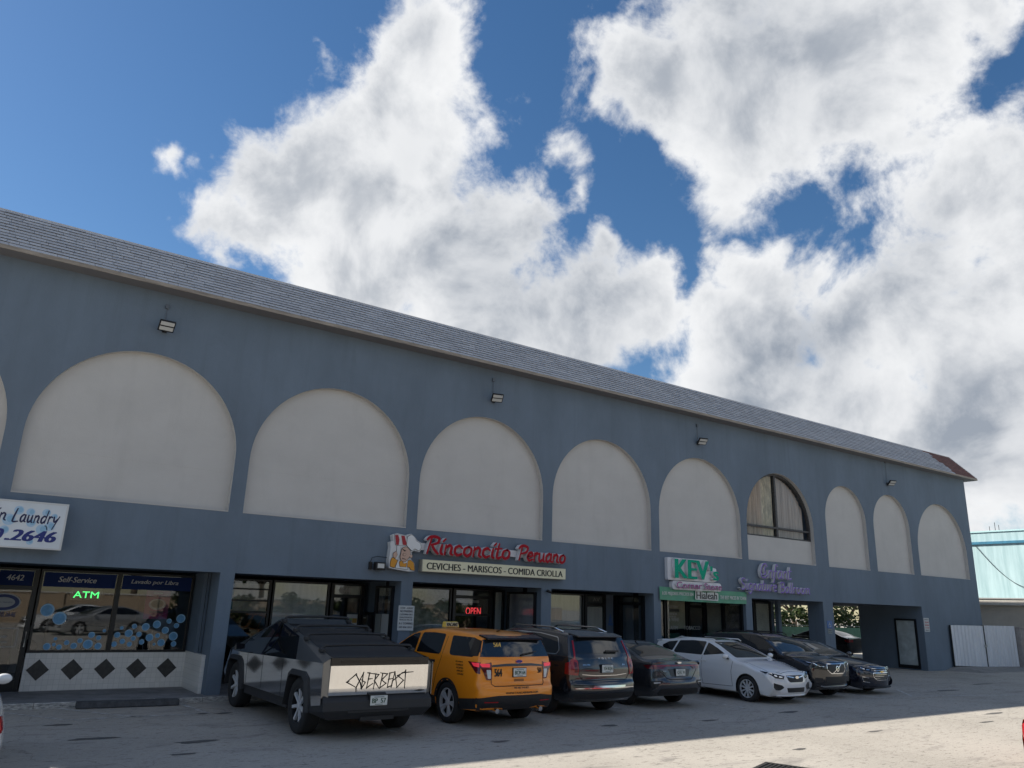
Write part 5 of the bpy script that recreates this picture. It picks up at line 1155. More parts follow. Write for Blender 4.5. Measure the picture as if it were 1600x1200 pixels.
    c.patch('chin_lip', rpoly([(-.60, .205), (.60, .205), (.60, .225), (-.60, .225)], .005), 'front', P, off=.03)
    c.seam([(.92, 1.0), (.86, .70), (.88, .33), (-.15, .31)]); c.seam([(-.15, 1.03), (-.16, .60), (-.12, .31)]); c.seam([(-1.2, 1.04), (-1.02, .80), (-.92, .55)])
    c.strip('hood_gap', [(-.70, 1.15), (-.66, 1.95), (-.45, 2.08), (.45, 2.08), (.66, 1.95), (.70, 1.15)], .008, 'top', m_seam, off=.001)
    for v in ('L', 'R'):
        for y in (.02, -.98): c.patch('door_handle', rpoly([(y-.02, .885), (y-.20, .89), (y-.20, .92), (y-.02, .915)], .012), v, P, off=.025)
    q = MB(); q.prism([(-.03, -1.52, 1.41), (.03, -1.52, 1.41), (.01, -1.66, 1.475), (-.01, -1.66, 1.475)], (0, .05, -.02)); q.build('antenna', P, c.root)
    c.mirror(.74, 1.06, .85, P)
    for y in (1.335, -1.335):
        for x in (-.88, .88): c.wheel(y, x, .32, .205, .222, 10, m_alloy, 'single')
white_hatch()
# ---- black compact suv, nose out
def black_suv():
    P = pm('black_paint', (.010, .010, .013), .16, coat=.9)
    c = Car('black_suv', 'black compact suv with chrome-framed slash grille, nose out beside the white hatchback', (20.30, -2.98, 0), R(180))
    top = [(2.10, .24, .12, .05), (2.20, .40, .24, .07), (2.215, .62, .24, .07), (2.20, .86, .22, .06), (2.08, .985, .16, .06), (1.5, 1.08, .05, .06), (1.10, 1.13, .03, .06), (.78, 1.33, .08, .08), (.45, 1.51, .07, .10), (.05, 1.60, .03, .11), (-.6, 1.635, .03, .11), (-1.4, 1.595, .03, .10), (-1.88, 1.53, .05, .07), (-2.0, 1.40, .08, .06), (-2.1, 1.12, .09, .06), (-2.16, .92, .10, .06), (-2.21, .6, .12, .06), (-2.17, .42, .12, .05), (-2.05, .3, .1, .04)]
    W = [(.2, .85), (.32, .90), (.5, .925), (.75, .93), (.95, .92), (1.1, .89), (1.16, .87), (1.4, .77), (1.60, .67)]
    c.body(top, W, (1.351, -1.351), .405, .36, .28, P, (.09, 1.3), (.07, -1.5))
    for g in ([(1.0, 1.17), (.48, 1.44), (.2, 1.515), (.0, 1.535), (-.05, 1.165)], [(-.1, 1.165), (-.07, 1.54), (-.6, 1.545), (-1.0, 1.52), (-1.06, 1.19), (-1.0, 1.165)], [(-1.12, 1.21), (-1.06, 1.51), (-1.45, 1.46), (-1.62, 1.38), (-1.40, 1.24)]): c.both('side_window', rpoly(g, .035), m_cglass, off=.004)
    c.patch('windscreen', rpoly([(-.74, 1.15), (-.58, 1.51), (.58, 1.51), (.74, 1.15)], .05), 'front', m_shield, off=.005)
    c.patch('rear_window', rpoly([(-.62, 1.14), (-.55, 1.42), (.55, 1.42), (.62, 1.14)], .05), 'rear', m_cglass, off=.005)
    for sg in (-1, 1):
        front_lamp(c, [(.46, .90), (.47, .80), (.70, .79), (.85, .86), (.87, .955), (.80, .94)], [[(.50, .845), (.62, .85), (.76, .905), (.84, .945), (.84, .925), (.74, .875), (.62, .83), (.50, .828)]], sg)
        q = MB(); q.tube([(sg*.58, .25, 1.565), (sg*.59, .1, 1.64), (sg*.60, -1.2, 1.64), (sg*.58, -1.5, 1.57)], .015, 8); q.build('roof_rail', m_chrome if False else m_trim, c.root, smooth=True)
        c.patch('fog_pocket', rpoly([(sg*.80, .56), (sg*.56, .54), (sg*.54, .45), (sg*.78, .42)], .03), 'front', m_trim, off=.004)
        c.patch('tail_light', rpoly([(sg*.80, 1.30), (sg*.70, 1.30), (sg*.68, .95), (sg*.86, .92)], .02), 'rear', m_red, off=.008, lim=None)
    gp = [(-.40, .90), (.40, .90), (.42, .76), (.28, .66), (-.28, .66), (-.42, .76)]
    gr_ = c.patch('grille', rpoly(gp, .02), 'front', pm('grille_black', (.006, .006, .007), .5), off=.006, grid=.05)
    c.strip('grille_frame', rpoly(gp, .03), .022, 'front', m_chrome, off=.016, closed=True, parent=gr_, step=.04)
    c.strip('grille_slash', [(.22, .66), (-.24, .90)], .02, 'front', m_chrome, off=.016, parent=gr_)
    n = 18; c.strip('badge', [(.062*math.cos(2*math.pi*k/n), .78+.062*math.sin(2*math.pi*k/n)) for k in range(n)], .024, 'front', m_chrome, off=.020, closed=True, parent=gr_, step=.03)
    c.patch('lower_intake', rpoly([(-.48, .58), (.48, .58), (.44, .40), (-.44, .40)], .03), 'front', m_trim, off=.004)
    c.strip('skid_trim', [(-.62, .345), (-.5, .325), (.5, .325), (.62, .345)], .028, 'front', m_chrome, off=.012)
    for yc in (1.351, -1.351): arch_trim(c, yc, .36, .405, .05, .28)
    c.both('sill_trim', [(-.92, .29), (.92, .29), (.92, .40), (-.92, .40)], m_trim, off=.01)
    c.strip('hood_gap', [(-.76, 1.25), (-.70, 1.95), (-.5, 2.06), (.5, 2.06), (.70, 1.95), (.76, 1.25)], .008, 'top', m_seam, off=.001)
    c.seam([(1.0, 1.13), (.92, .45)]); c.seam([(-.08, 1.16), (-.1, .45)])
    c.mirror(.80, 1.17, .88, P)
    for y in (1.351, -1.351):
        for x in (-.92, .92): c.wheel(y, x, .36, .235, .25, 5, m_alloy, 'double')
black_suv()
# ---- dark blue sedan, nose out (also parked elsewhere in other colours)
def big_sedan(name, label, loc, rz, P, gold=True, group='vehicles parked along the shops'):
    c = Car(name, label, loc, rz, group)
    top = [(2.26, .17, .12, .04), (2.37, .24, .28, .05), (2.385, .42, .28, .06), (2.38, .60, .28, .06), (2.30, .74, .25, .05), (2.1, .83, .16, .05), (1.3, .96, .05, .06), (.92, 1.01, .03, .06), (.50, 1.19, .07, .07), (.05, 1.36, .06, .10), (-.4, 1.445, .03, .11), (-.9, 1.44, .03, .11), (-1.5, 1.31, .05, .09), (-1.95, 1.14, .05, .06), (-2.3, 1.065, .06, .04), (-2.44, 1.04, .09, .03), (-2.49, .92, .10, .05), (-2.51, .70, .12, .06), (-2.53, .52, .14, .06), (-2.49, .36, .13, .05), (-2.36, .25, .1, .04)]
    W = [(.16, .84), (.28, .88), (.5, .918), (.7, .925), (.86, .905), (1.0, .865), (1.05, .845), (1.25, .72), (1.42, .60)]
    c.body(top, W, (1.415, -1.415), .36, .33, .22, P, (.12, 1.3), (.10, -1.6), zs=.76)
    g = [(.90, 1.02), (.15, 1.315), (-.3, 1.375), (-.9, 1.355), (-1.35, 1.26), (-1.70, 1.085), (-1.55, 1.03)]
    c.both('side_window', rpoly(g, .04), m_cglass, off=.004)
    for v in ('L', 'R'):
        c.strip('window_trim', rpoly(g, .04), .014, v, m_chrome, off=.007, closed=True); c.strip('window_pillar', [(-.25, 1.03), (-.28, 1.365)], .07, v, m_gloss, off=.006)
    c.patch('windscreen', rpoly([(-.68, 1.03), (-.52, 1.365), (.52, 1.365), (.68, 1.03)], .05), 'front', m_shield, off=.005)
    c.patch('rear_window', rpoly([(-.56, -1.25), (-.62, -1.98), (.62, -1.98), (.56, -1.25)], .06), 'top', m_cglass, off=.005)
    for sg in (-1, 1):
        front_lamp(c, [(.40, .70), (.46, .64), (.64, .655), (.80, .735), (.82, .79), (.66, .76)], [[(.45, .675), (.56, .675), (.56, .70), (.46, .695)], [(.60, .685), (.70, .72), (.71, .745), (.60, .715)]], sg)
        c.strip('fog_trim', [(sg*.52, .47), (sg*.74, .50), (sg*.70, .37), (sg*.50, .34)], .02, 'front', m_chrome, off=.01)
        c.patch('fog_pocket', rpoly([(sg*.54, .455), (sg*.72, .48), (sg*.69, .385), (sg*.54, .36)], .02), 'front', m_trim, off=.004)
        c.patch('tail_light', rpoly([(sg*.86, .94), (sg*.48, .95), (sg*.50, .82), (sg*.86, .80)], .02), 'rear', m_red, off=.01, grid=.05, lim=None)
        c.patch('tail_light', rpoly([(-2.18, .95), (-2.40, .96), (-2.40, .82), (-2.26, .82)], .02), 'L' if sg < 0 else 'R', m_red, off=.01, grid=.05, lim=None)
    gp = [(-.38, .60), (.38, .60), (.37, .48), (.24, .405), (-.24, .405), (-.37, .48)]
    gr_ = c.patch('grille', rpoly(gp, .03), 'front', m_trim, off=.005, grid=.05); c.strip('grille_frame', rpoly(gp, .03), .02, 'front', m_chrome, off=.016, closed=True, parent=gr_, step=.04)
    for z in (.55, .505, .46): c.strip('grille_bar', [(-.33, z), (.33, z)], .010, 'front', m_chrome, off=.012, parent=gr_)
    c.patch('upper_grille', rpoly([(-.36, .72), (.36, .72), (.30, .665), (-.30, .665)], .015), 'front', m_trim, off=.005, grid=.05)
    c.strip('upper_grille_bar', [(-.36, .715), (.36, .715)], .012, 'front', m_chrome, off=.012); c.strip('upper_grille_bar', [(-.31, .668), (.31, .668)], .012, 'front', m_chrome, off=.012)
    q = MB(); q.prism([(-.10, 2.40, .617), (-.10, 2.40, .645), (-.04, 2.40, .645), (-.04, 2.40, .66), (.04, 2.40, .66), (.04, 2.40, .645), (.10, 2.40, .645), (.10, 2.40, .617), (.04, 2.40, .617), (.04, 2.40, .602), (-.04, 2.40, .602), (-.04, 2.40, .617)][::-1], (0, -.05, 0)); q.build('badge', pm('gold_badge', (.60, .47, .20), .25, metal=.9) if gold else m_chrome, c.root)
    c.patch('chin_lip', [(-.70, .205), (.70, .205), (.70, .225), (-.70, .225)], 'front', m_trim, off=.04)
    c.seam([(.92, 1.0), (.90, .40)]); c.seam([(-.25, 1.0), (-.25, .40)]); c.seam([(-1.2, 1.0), (-1.05, .55)])
    c.strip('hood_gap', [(-.72, 1.2), (-.66, 2.0), (-.45, 2.17), (.45, 2.17), (.66, 2.0), (.72, 1.2)], .008, 'top', m_seam, off=.001)
    c.mirror(.78, 1.03, .88, P)
    for y in (1.415, -1.415):
        for x in (-.915, .915): c.wheel(y, x, .335, .22, .235, 5, m_alloy, 'double')
    return c
big_sedan('dark_sedan', 'dark navy sedan with chrome-ringed grille and gold badge, rightmost of the parked row', (22.85, -2.60, 0), R(180), pm('navy_paint', (.012, .014, .026), .17, coat=.9))
wc = big_sedan('white_sedan', 'white sedan mostly outside the left edge of the picture', (-.19, -6.28, 0), R(0), pm('white_paint', (0, 0, 0)), False, 'cars standing in the lane')
rc = big_sedan('red_sedan', 'red car just entering the bottom right corner of the picture', (15.70, -13.38, 0), R(90), pm('red_paint', (.35, .012, .015), .2, coat=.8), False, 'cars standing in the lane')
bc = big_sedan('black_sedan', 'black car parked in shadow behind the drive-through', (40.4, 9.0, 0), R(4), pm('black_paint', (0, 0, 0)), False, 'cars standing in the lane')
big_sedan('white_sedan', 'white sedan parked across the lot, mirrored in the laundry window', (5.6, -27.5, 0), R(75), pm('white_paint', (0, 0, 0)), False, 'cars across the lot')
big_sedan('silver_sedan', 'silver sedan parked across the lot, mirrored in the laundry window', (6.6, -24.6, 0), R(70), pm('silver_paint', (.42, .43, .44), .25, metal=.5, coat=.8), False, 'cars across the lot')
# ---- stainless steel wedge pickup, seen from behind
def pickup():
    t = thing('steel_pickup', 'faceted stainless steel wedge pickup with black graffiti script on its tailgate', 'pickup truck', (6.12, -3.02, 0), R(0), 'vehicles parked along the shops')
    m_ss = pm('stainless_steel', (.88, .87, .86), .07, metal=1.0, var=.06, scale=3, stretch=(1, 1, 8))
    m_ton = pm('tonneau_black', (.016, .017, .019), .55)
    m_arch = pm('arch_black', (.022, .023, .026), .6)
    # half sections: y, then lower edge, crease, upper edge (x, z)
    xs, zsill, xc, zc_ = 1.003, .52, 1.015, 1.08
    Yf, Yr, Yp = 2.72, -2.86, .34
    crease = lambda y: zc_ + (1.19-zc_)*max(0, min(1, (1.6-y)/(1.6-Yr)))      # the shoulder rises a little to the rear
    # upper edge (roof line / hood edge / sail)
    def upper(y):
        if y >= Yp: k = (Yf-y)/(Yf-Yp); return (.80+(.655-.80)*k, 1.12+(1.785-1.12)*k)
        k = (Yp-y)/(Yp-Yr); return (.655+(.875-.655)*k, 1.785+(1.275-1.785)*k)
    def wid(y): return xc - (.13*max(0, (y-1.9)/(Yf-1.9)))
    RA = 2.0
    yF, yR, ra = 1.8175, -1.8175, .53
    arch = lambda yc: [(yc-.60, .40), (yc-.46, .90), (yc-.30, .985), (yc+.30, .985), (yc+.46, .90), (yc+.60, .40)]
    for sg in (-1, 1):
        q = MB()
        # lower side skin with the trapezoid wheel cut-outs
        def low(y, z): return (sg*(xs+(wid(y)-xs)*min(1, max(0, (z-zsill)/(crease(y)-zsill)))), y, z)
        A, B = arch(yR), arch(yF)
        cols = [(Yr, .56)] + [(y, max(z, .5)) for y, z in A] + [(y, max(z, .5)) for y, z in B] + [(Yf-.02, .62)]
        for (y0, z0), (y1, z1) in zip(cols, cols[1:]):
            a, b, c, d = low(y0, z0), low(y1, z1), low(y1, crease(y1)), low(y0, crease(y0))
            q.quad(*((d, c, b, a) if sg > 0 else (a, b, c, d)))
        side = q.build('side_panel', m_ss, t)
        bm = bmesh.new(); bm.from_mesh(side.data); bmesh.ops.remove_doubles(bm, verts=bm.verts, dist=.001); bmesh.ops.recalc_face_normals(bm, faces=bm.faces)
        if sum((f.normal.x*f.calc_area() for f in bm.faces))*sg < 0: bmesh.ops.reverse_faces(bm, faces=bm.faces)
        bm.to_mesh(side.data); bm.free()
        # front quarter: stainless up to the hood edge
        q = MB()
        def up(y, k):
            ux, uz = upper(y); return (sg*(wid(y)+(ux-wid(y))*k), y, crease(y)+(uz-crease(y))*k)
        for y0, y1 in ((Yf-.02, 1.75),): q.quad(up(y0, 0), up(y0, 1), up(y1, 1), up(y1, 0))
        # cant rail over the glass (thin) and the rear sail
        for y0, y1 in ((1.75, Yp), (Yp, -1.05), (-1.05, Yr)):
            k0 = lambda y: 1-.045/max(.05, (upper(y)[1]-crease(y)))
            if y1 == Yr: q.quad(up(-1.05, k0(-1.05)), up(-1.05, 1), up(Yr, 1), up(Yr, 0)); q.add([up(-1.05, k0(-1.05)), up(Yr, 0), up(-1.62, 0)], [(0, 1, 2)])
            else: q.quad(up(y0, k0(y0)), up(y0, 1), up(y1, 1), up(y1, k0(y1)))
        sail = q.build('upper_rail', pm('satin_steel', (.20, .205, .215), .30, metal=.9), t)
        bm = bmesh.new(); bm.from_mesh(sail.data); bmesh.ops.recalc_face_normals(bm, faces=bm.faces); bm.to_mesh(sail.data); bm.free()
        q = MB(); kk = lambda y: 1-.045/max(.05, (upper(y)[1]-crease(y)))
        poly = [up(1.75, 0), up(1.75, kk(1.75)), up(Yp, kk(Yp)), up(-1.05, kk(-1.05)), up(-1.62, 0)]
        q.add([tuple(Vector(p)+Vector((-sg*.006, 0, 0))) for p in poly], [(0, 1, 2, 3, 4)]); q.build('side_glass', m_cglass, t)
        q = MB(); q.add([up(y, k) for y, k in ((.30, .0), (.24, kk(.3)), (.12, kk(.2)), (.18, 0))], [(0, 1, 2, 3)]); q.build('window_pillar', m_gloss, t)
        # door gaps
        for y in (1.06, .12, -.98):
            q = MB(); a, b = Vector(low(y, .53)), Vector(low(y, crease(y)-.005)); o = Vector((sg*.003, 0, 0)); q.quad(a+o, a+o+Vector((0, .012, 0)), b+o+Vector((0, .012, 0)), b+o); q.build('panel_gap', m_seam, t)
        # lower rocker and arch flares
        q = MB(); q.box((min(sg*.80, sg*.955), yR+.58, .33), (max(sg*.80, sg*.955), yF-.58, .525)); q.build('rocker', m_arch, t)
        for yc in (yF, yR):
            pts = arch(yc); q = MB(); inn = [(yc+(y-yc)*.86, .40+(z-.40)*.90 if z > .41 else z) for y, z in pts]
            o1 = [(sg*1.065, y, z) for y, z in inn]; o2 = [(sg*1.03, yc+(y-yc)*1.02, z+.02 if z > .41 else z) for y, z in pts]; i2 = [(sg*.70, y, z) for y, z in inn]
            for k in range(5):
                q.quad(o1[k], o1[k+1], o2[k+1], o2[k]); q.quad(o1[k], i2[k], i2[k+1], o1[k+1])
                q.quad(o2[k], o2[k+1], (sg*.95, *o2[k+1][1:]), (sg*.95, *o2[k][1:]))
            f = q.build('arch_flare', m_arch, t); bm = bmesh.new(); bm.from_mesh(f.data); bmesh.ops.recalc_face_normals(bm, faces=bm.faces); bm.to_mesh(f.data); bm.free()
        # mirror
        q = MB(); q.prism([(sg*1.02, 1.30, 1.16), (sg*1.20, 1.27, 1.15), (sg*1.21, 1.27, 1.27), (sg*1.03, 1.30, 1.25)], (0, .10, 0)); q.build('mirror', m_gloss, t)
    # top surfaces: hood and windscreen, tonneau
    q = MB(); a, b, c = upper(Yf-.02), upper(1.75), upper(Yp)
    q.quad((-a[0], Yf-.02, a[1]), (a[0], Yf-.02, a[1]), (b[0], 1.75, b[1]), (-b[0], 1.75, b[1])); q.build('hood', m_ss, t)
    q = MB(); q.quad((-b[0], 1.75, b[1]), (b[0], 1.75, b[1]), (c[0], Yp, c[1]), (-c[0], Yp, c[1])); q.build('windscreen', m_shield, t)
    d = upper(Yr); q = MB(); e = upper(-.55)
    q.quad((-c[0], Yp, c[1]), (c[0], Yp, c[1]), (e[0], -.55, e[1]), (-e[0], -.55, e[1])); q.build('glass_roof', m_gloss, t)
    ns = 26; ton = None
    for k in range(ns):                                       # ribbed tonneau slats
        y0 = -.55+(Yr+.03+.55)*k/ns; y1 = -.55+(Yr+.03+.55)*(k+1)/ns; u0, u1 = upper(y0), upper(y1); s = MB()
        s.add([(-u0[0]+.02, y0, u0[1]-.004), (u0[0]-.02, y0, u0[1]-.004), (u1[0]-.02, y1+.012, u1[1]-.004), (-u1[0]+.02, y1+.012, u1[1]-.004), (-u1[0]+.02, y1, u1[1]-.016), (u1[0]-.02, y1, u1[1]-.016)], [(0, 3, 2, 1), (3, 4, 5, 2)])
        o = s.build('tonneau_slat', m_ton, t)
    # four cross bars over the rear slope
    for y in (.10, -.75, -1.45, -2.35):
        u = upper(y); h = .075; w = u[0]+.0; s = MB(); n = 12
        pts = [(-w, y, u[1]-.01), (-w+.015, y, u[1]+h*.75)] + [(-w+.05+(2*w-.1)*k/n, y, u[1]+h+.016*math.sin(math.pi*k/n)) for k in range(n+1)] + [(w-.015, y, u[1]+h*.75), (w, y, u[1]-.01)]
        s.tube(pts, .024, 8); cbar = s.build('cross_bar', m_arch, t, smooth=True)
        for sg in (-1, 1): s = MB(); s.box((sg*w-.05, y-.07, u[1]-.03), (sg*w+.035, y+.07, u[1]+.035)); bevel(s.build('bar_foot', m_arch, cbar), .012, 1)
    # rear face
    q = MB(); q.box((-.895, Yr-.035, 1.155), (.895, Yr+.05, 1.272)); q.build('tail_light_bar', m_gloss, t)
    q = MB(); q.box((-.72, Yr-.040, 1.19), (.72, Yr-.034, 1.225)); q.build('light_strip', pm('bar_lens', (.014, .008, .008), .3), t)
    prof = [(1.150, -.040), (.80, -.032), (.745, -.026), (.695, -.012)]; tg = MB()
    for (z0, y0), (z1, y1) in zip(prof, prof[1:]): tg.quad((-.895, Yr+y0, z0), (-.895, Yr+y1, z1), (.895, Yr+y1, z1), (.895, Yr+y0, z0))
    tg.quad((-.895, Yr-.04, 1.15), (.895, Yr-.04, 1.15), (.895, Yr+.05, 1.15), (-.895, Yr+.05, 1.15)); tg.quad((-.895, Yr-.012, .695), (-.895, Yr+.05, .695), (.895, Yr+.05, .695), (.895, Yr-.012, .695))
    for sg in (-1, 1): tg.add([(sg*.895, Yr+y_, z_) for z_, y_ in prof]+[(sg*.895, Yr+.05, .695), (sg*.895, Yr+.05, 1.15)], [(0, 1, 2, 3, 4, 5)[::sg]])
    tgo = tg.build('tailgate', pm('bright_steel', (.90, .885, .865), .12, metal=1.0, var=.05, scale=4, stretch=(6, 1, 1)), t)
    # graffiti script, one stroke chain a letter (panel space: x across, z up, both 0..1 over the script box)
    st = [[(.62, .03), (0, .45), (.135, .83), (.165, .90)], [(.0, .45), (.03, .50)], [(.0, .46), (.145, .18), (.15, .0)],
          [(.165, .62), (.20, .42), (.225, .12)], [(.235, .88), (.225, .12), (.275, .42), (.215, .55)], [(.145, .18), (.24, .92)],
          [(.33, .90), (.30, .14), (.385, .35)], [(.30, .90), (.395, .84)], [(.315, .58), (.37, .60)],
          [(.425, .84), (.405, .10)], [(.40, .84), (.47, .80), (.41, .50), (.49, .10)],
          [(.53, .86), (.50, .12), (.59, .34), (.52, .52), (.605, .82), (.50, .88)],
          [(.64, .86), (.615, .14), (.68, .22)], [(.635, .86), (.70, .90)], [(.625, .54), (.685, .58)],
          [(.675, .14), (.715, .92), (.765, .12)], [(.69, .46), (.80, .74)],
          [(.87, .90), (.76, .72), (.86, .48), (.765, .12)], [(.885, 1.0), (.885, .08)], [(.83, .86), (1.0, .90)]]
    st[0] = [(.135, .86), (0, .46), (.145, .18), (.15, .0)]; st[2] = [(.125, .84), (.205, .40), (.22, .12)]
    ink = pm('spray_black', (.012, .011, .010), .7); X0, X1, Z0_, Z1_ = -.60, .60, .755, 1.065
    for chain in st:
        s = MB()
        for (a, b), (c_, d_) in zip(chain, chain[1:]):
            p, r_ = Vector((X0+(X1-X0)*a, 0, Z0_+(Z1_-Z0_)*b)), Vector((X0+(X1-X0)*c_, 0, Z0_+(Z1_-Z0_)*d_))
            dv = (r_-p); 
            if dv.length < 1e-4: continue
            nn = Vector((-dv.z, 0, dv.x)).normalized(); w0, w1 = .010, .006
            yy = lambda z: Yr-.0435+.008*(1.15-z)/.35
            pts = [p-nn*w0-dv.normalized()*.008, r_-nn*w1+dv.normalized()*.012, r_+nn*w1+dv.normalized()*.012, p+nn*w0-dv.normalized()*.008]
            s.add([(v.x, yy(v.z)-.0008*rnd.random(), v.z) for v in pts], [(0, 1, 2, 3)])
        s.build('script_stroke', ink, tgo)
    s = MB()
    for a, b, w in ((.66, .85, .008), (.70, .81, .02), (.73, .78, .026), (.68, .70, .012), (.81, .83, .012)): s.add([(a, Yr-.0275, .735-w/2), (b, Yr-.0275, .735-w/2), (b, Yr-.0275, .735+w/2), (a, Yr-.0275, .735+w/2)], [(0, 1, 2, 3)])
    s.build('small_emblem', ink, tgo)
    q = MB(); q.add([(-.96, Yr+.02, .69), (.96, Yr+.02, .69), (.98, Yr-.06, .60), (-.98, Yr-.06, .60), (.98, Yr-.07, .47), (-.98, Yr-.07, .47), (.86, Yr+.02, .33), (-.86, Yr+.02, .33), (-1.0, Yr+.50, .66), (1.0, Yr+.50, .66), (-1.0, Yr+.50, .40), (1.0, Yr+.50, .40)],
        [(0, 3, 2, 1), (3, 5, 4, 2), (5, 7, 6, 4), (0, 8, 10, 5, 3), (1, 2, 4, 11, 9), (10, 7, 5), (11, 4, 6)]); q.build('rear_bumper', m_arch, t)
    q = MB(); q.box((-.55, Yr-.068, .43), (.55, Yr+.02, .46)); q.box((-.30, Yr-.02, .30), (.30, Yr+.3, .36)); q.build('bumper_step', m_trim, t)
    # corner panels of the box behind the arches
    q = MB(); q.box((-.88, Yr+.05, .35), (.88, Yf-.4, 1.02)); q.build('chassis', m_under, t)
    for sg in (-1, 1):
        q = MB(); x0, x1 = sg*.885, sg*1.01; q.quad((x0, Yr-.0, .66), (x1*.985, Yr+.05, .66), (x1, Yr+.05, 1.19), (x0, Yr, 1.26)); q.build('corner_panel', pm('satin_steel', (0, 0, 0)), t)
        q = MB(); q.quad((sg*.80, Yf-.02, .45), (sg*.88, Yf-.02, .62), (sg*.80, Yf-.02, 1.12), (0, Yf, 1.12)); q.build('nose_panel', m_ss, t)
    p = Car.__new__(Car); p.root = t
    p.plate(Yr-.072, .605, 'BP  57', -.02)
    for y in (yF, yR):
        for x in (-1.0, 1.0): p.wheel(y, x, .445, .29, .285, 7, pm('pickup_alloy', (.62, .63, .65), .35, metal=.3), 'blade', m_trim)
pickup()
# ------------------------------------------------------------------ signs, lamps and small things on the facade
GL = {
 'R': (.60, [[(.10, .0), (.18, .93)], [(.0, .80), (.10, .94), (.30, 1.0), (.52, .90), (.48, .64), (.22, .50)], [(.24, .50), (.38, .24), (.58, .0)]]),
 'P': (.56, [[(.10, .0), (.18, .93)], [(.0, .80), (.10, .94), (.30, 1.0), (.54, .88), (.50, .58), (.22, .44)]]),
 'B': (.56, [[(.10, .0), (.16, .95)], [(.0, .86), (.2, 1.0), (.45, .92), (.40, .62), (.18, .54)], [(.18, .54), (.46, .46), (.50, .18), (.30, .0), (.10, .02)]]),
 'S': (.52, [[(.46, .82), (.32, 1.0), (.10, .86), (.16, .60), (.40, .40), (.42, .14), (.20, .0), (.0, .14)]]),
 'C': (.60, [[(.50, .74), (.40, .98), (.18, .92), (.03, .5), (.12, .10), (.34, .0), (.56, .2)]]),
 'E': (.62, [[(.52, .80), (.38, 1.0), (.14, .90), (.02, .48), (.12, .08), (.36, .0), (.58, .2)], [(.40, .84), (.30, .62), (.40, .30), (.24, .22)]]),
 'L': (.50, [[(.18, 1.0), (.06, .02), (.46, .02)]]),
 'a': (.48, [[(.36, .48), (.22, .57), (.06, .36), (.08, .08), (.20, .0), (.34, .22)], [(.37, .56), (.35, .10), (.45, .02)]]),
 'c': (.42, [[(.36, .44), (.22, .56), (.06, .42), (.06, .14), (.2, .0), (.38, .10)]]),
 'd': (.48, [[(.36, .46), (.22, .56), (.06, .36), (.08, .08), (.20, .0), (.34, .22)], [(.42, 1.0), (.35, .02)]]),
 'e': (.42, [[(.08, .27), (.34, .34), (.28, .55), (.12, .50), (.05, .22), (.18, .0), (.38, .10)]]),
 'f': (.32, [[(.34, .88), (.22, 1.0), (.14, .80), (.08, -.20), (-.02, -.30)], [(.0, .50), (.28, .52)]]),
 'g': (.46, [[(.36, .48), (.22, .56), (.06, .36), (.08, .10), (.20, .02), (.34, .22)], [(.37, .55), (.34, -.14), (.18, -.30), (.02, -.18)]]),
 'i': (.22, [[(.09, .55), (.08, .10), (.18, .0)], [(.12, .76), (.20, .90)]]),
 'l': (.20, [[(.12, 1.0), (.07, .10), (.16, .0)]]),
 'm': (.62, [[(.05, .55), (.05, .0)], [(.05, .38), (.18, .55), (.28, .44), (.28, .0)], [(.28, .38), (.41, .55), (.51, .44), (.51, .08), (.60, .0)]]),
 'n': (.44, [[(.05, .55), (.05, .0)], [(.05, .36), (.20, .55), (.32, .44), (.31, .08), (.42, .0)]]),
 'o': (.46, [[(.24, .56), (.08, .42), (.07, .14), (.22, .0), (.37, .14), (.38, .42), (.24, .56)]]),
 'r': (.33, [[(.05, .55), (.07, .0)], [(.06, .34), (.17, .54), (.32, .50)]]),
 't': (.31, [[(.13, .88), (.09, .12), (.18, .0), (.30, .08)], [(-.03, .57), (.28, .60)]]),
 'u': (.46, [[(.05, .55), (.06, .12), (.16, .0), (.31, .18)], [(.33, .55), (.33, .10), (.44, .0)]]),
 'y': (.46, [[(.04, .56), (.10, .22), (.20, .16), (.34, .40)], [(.44, .60), (.14, -.42)]]),
}
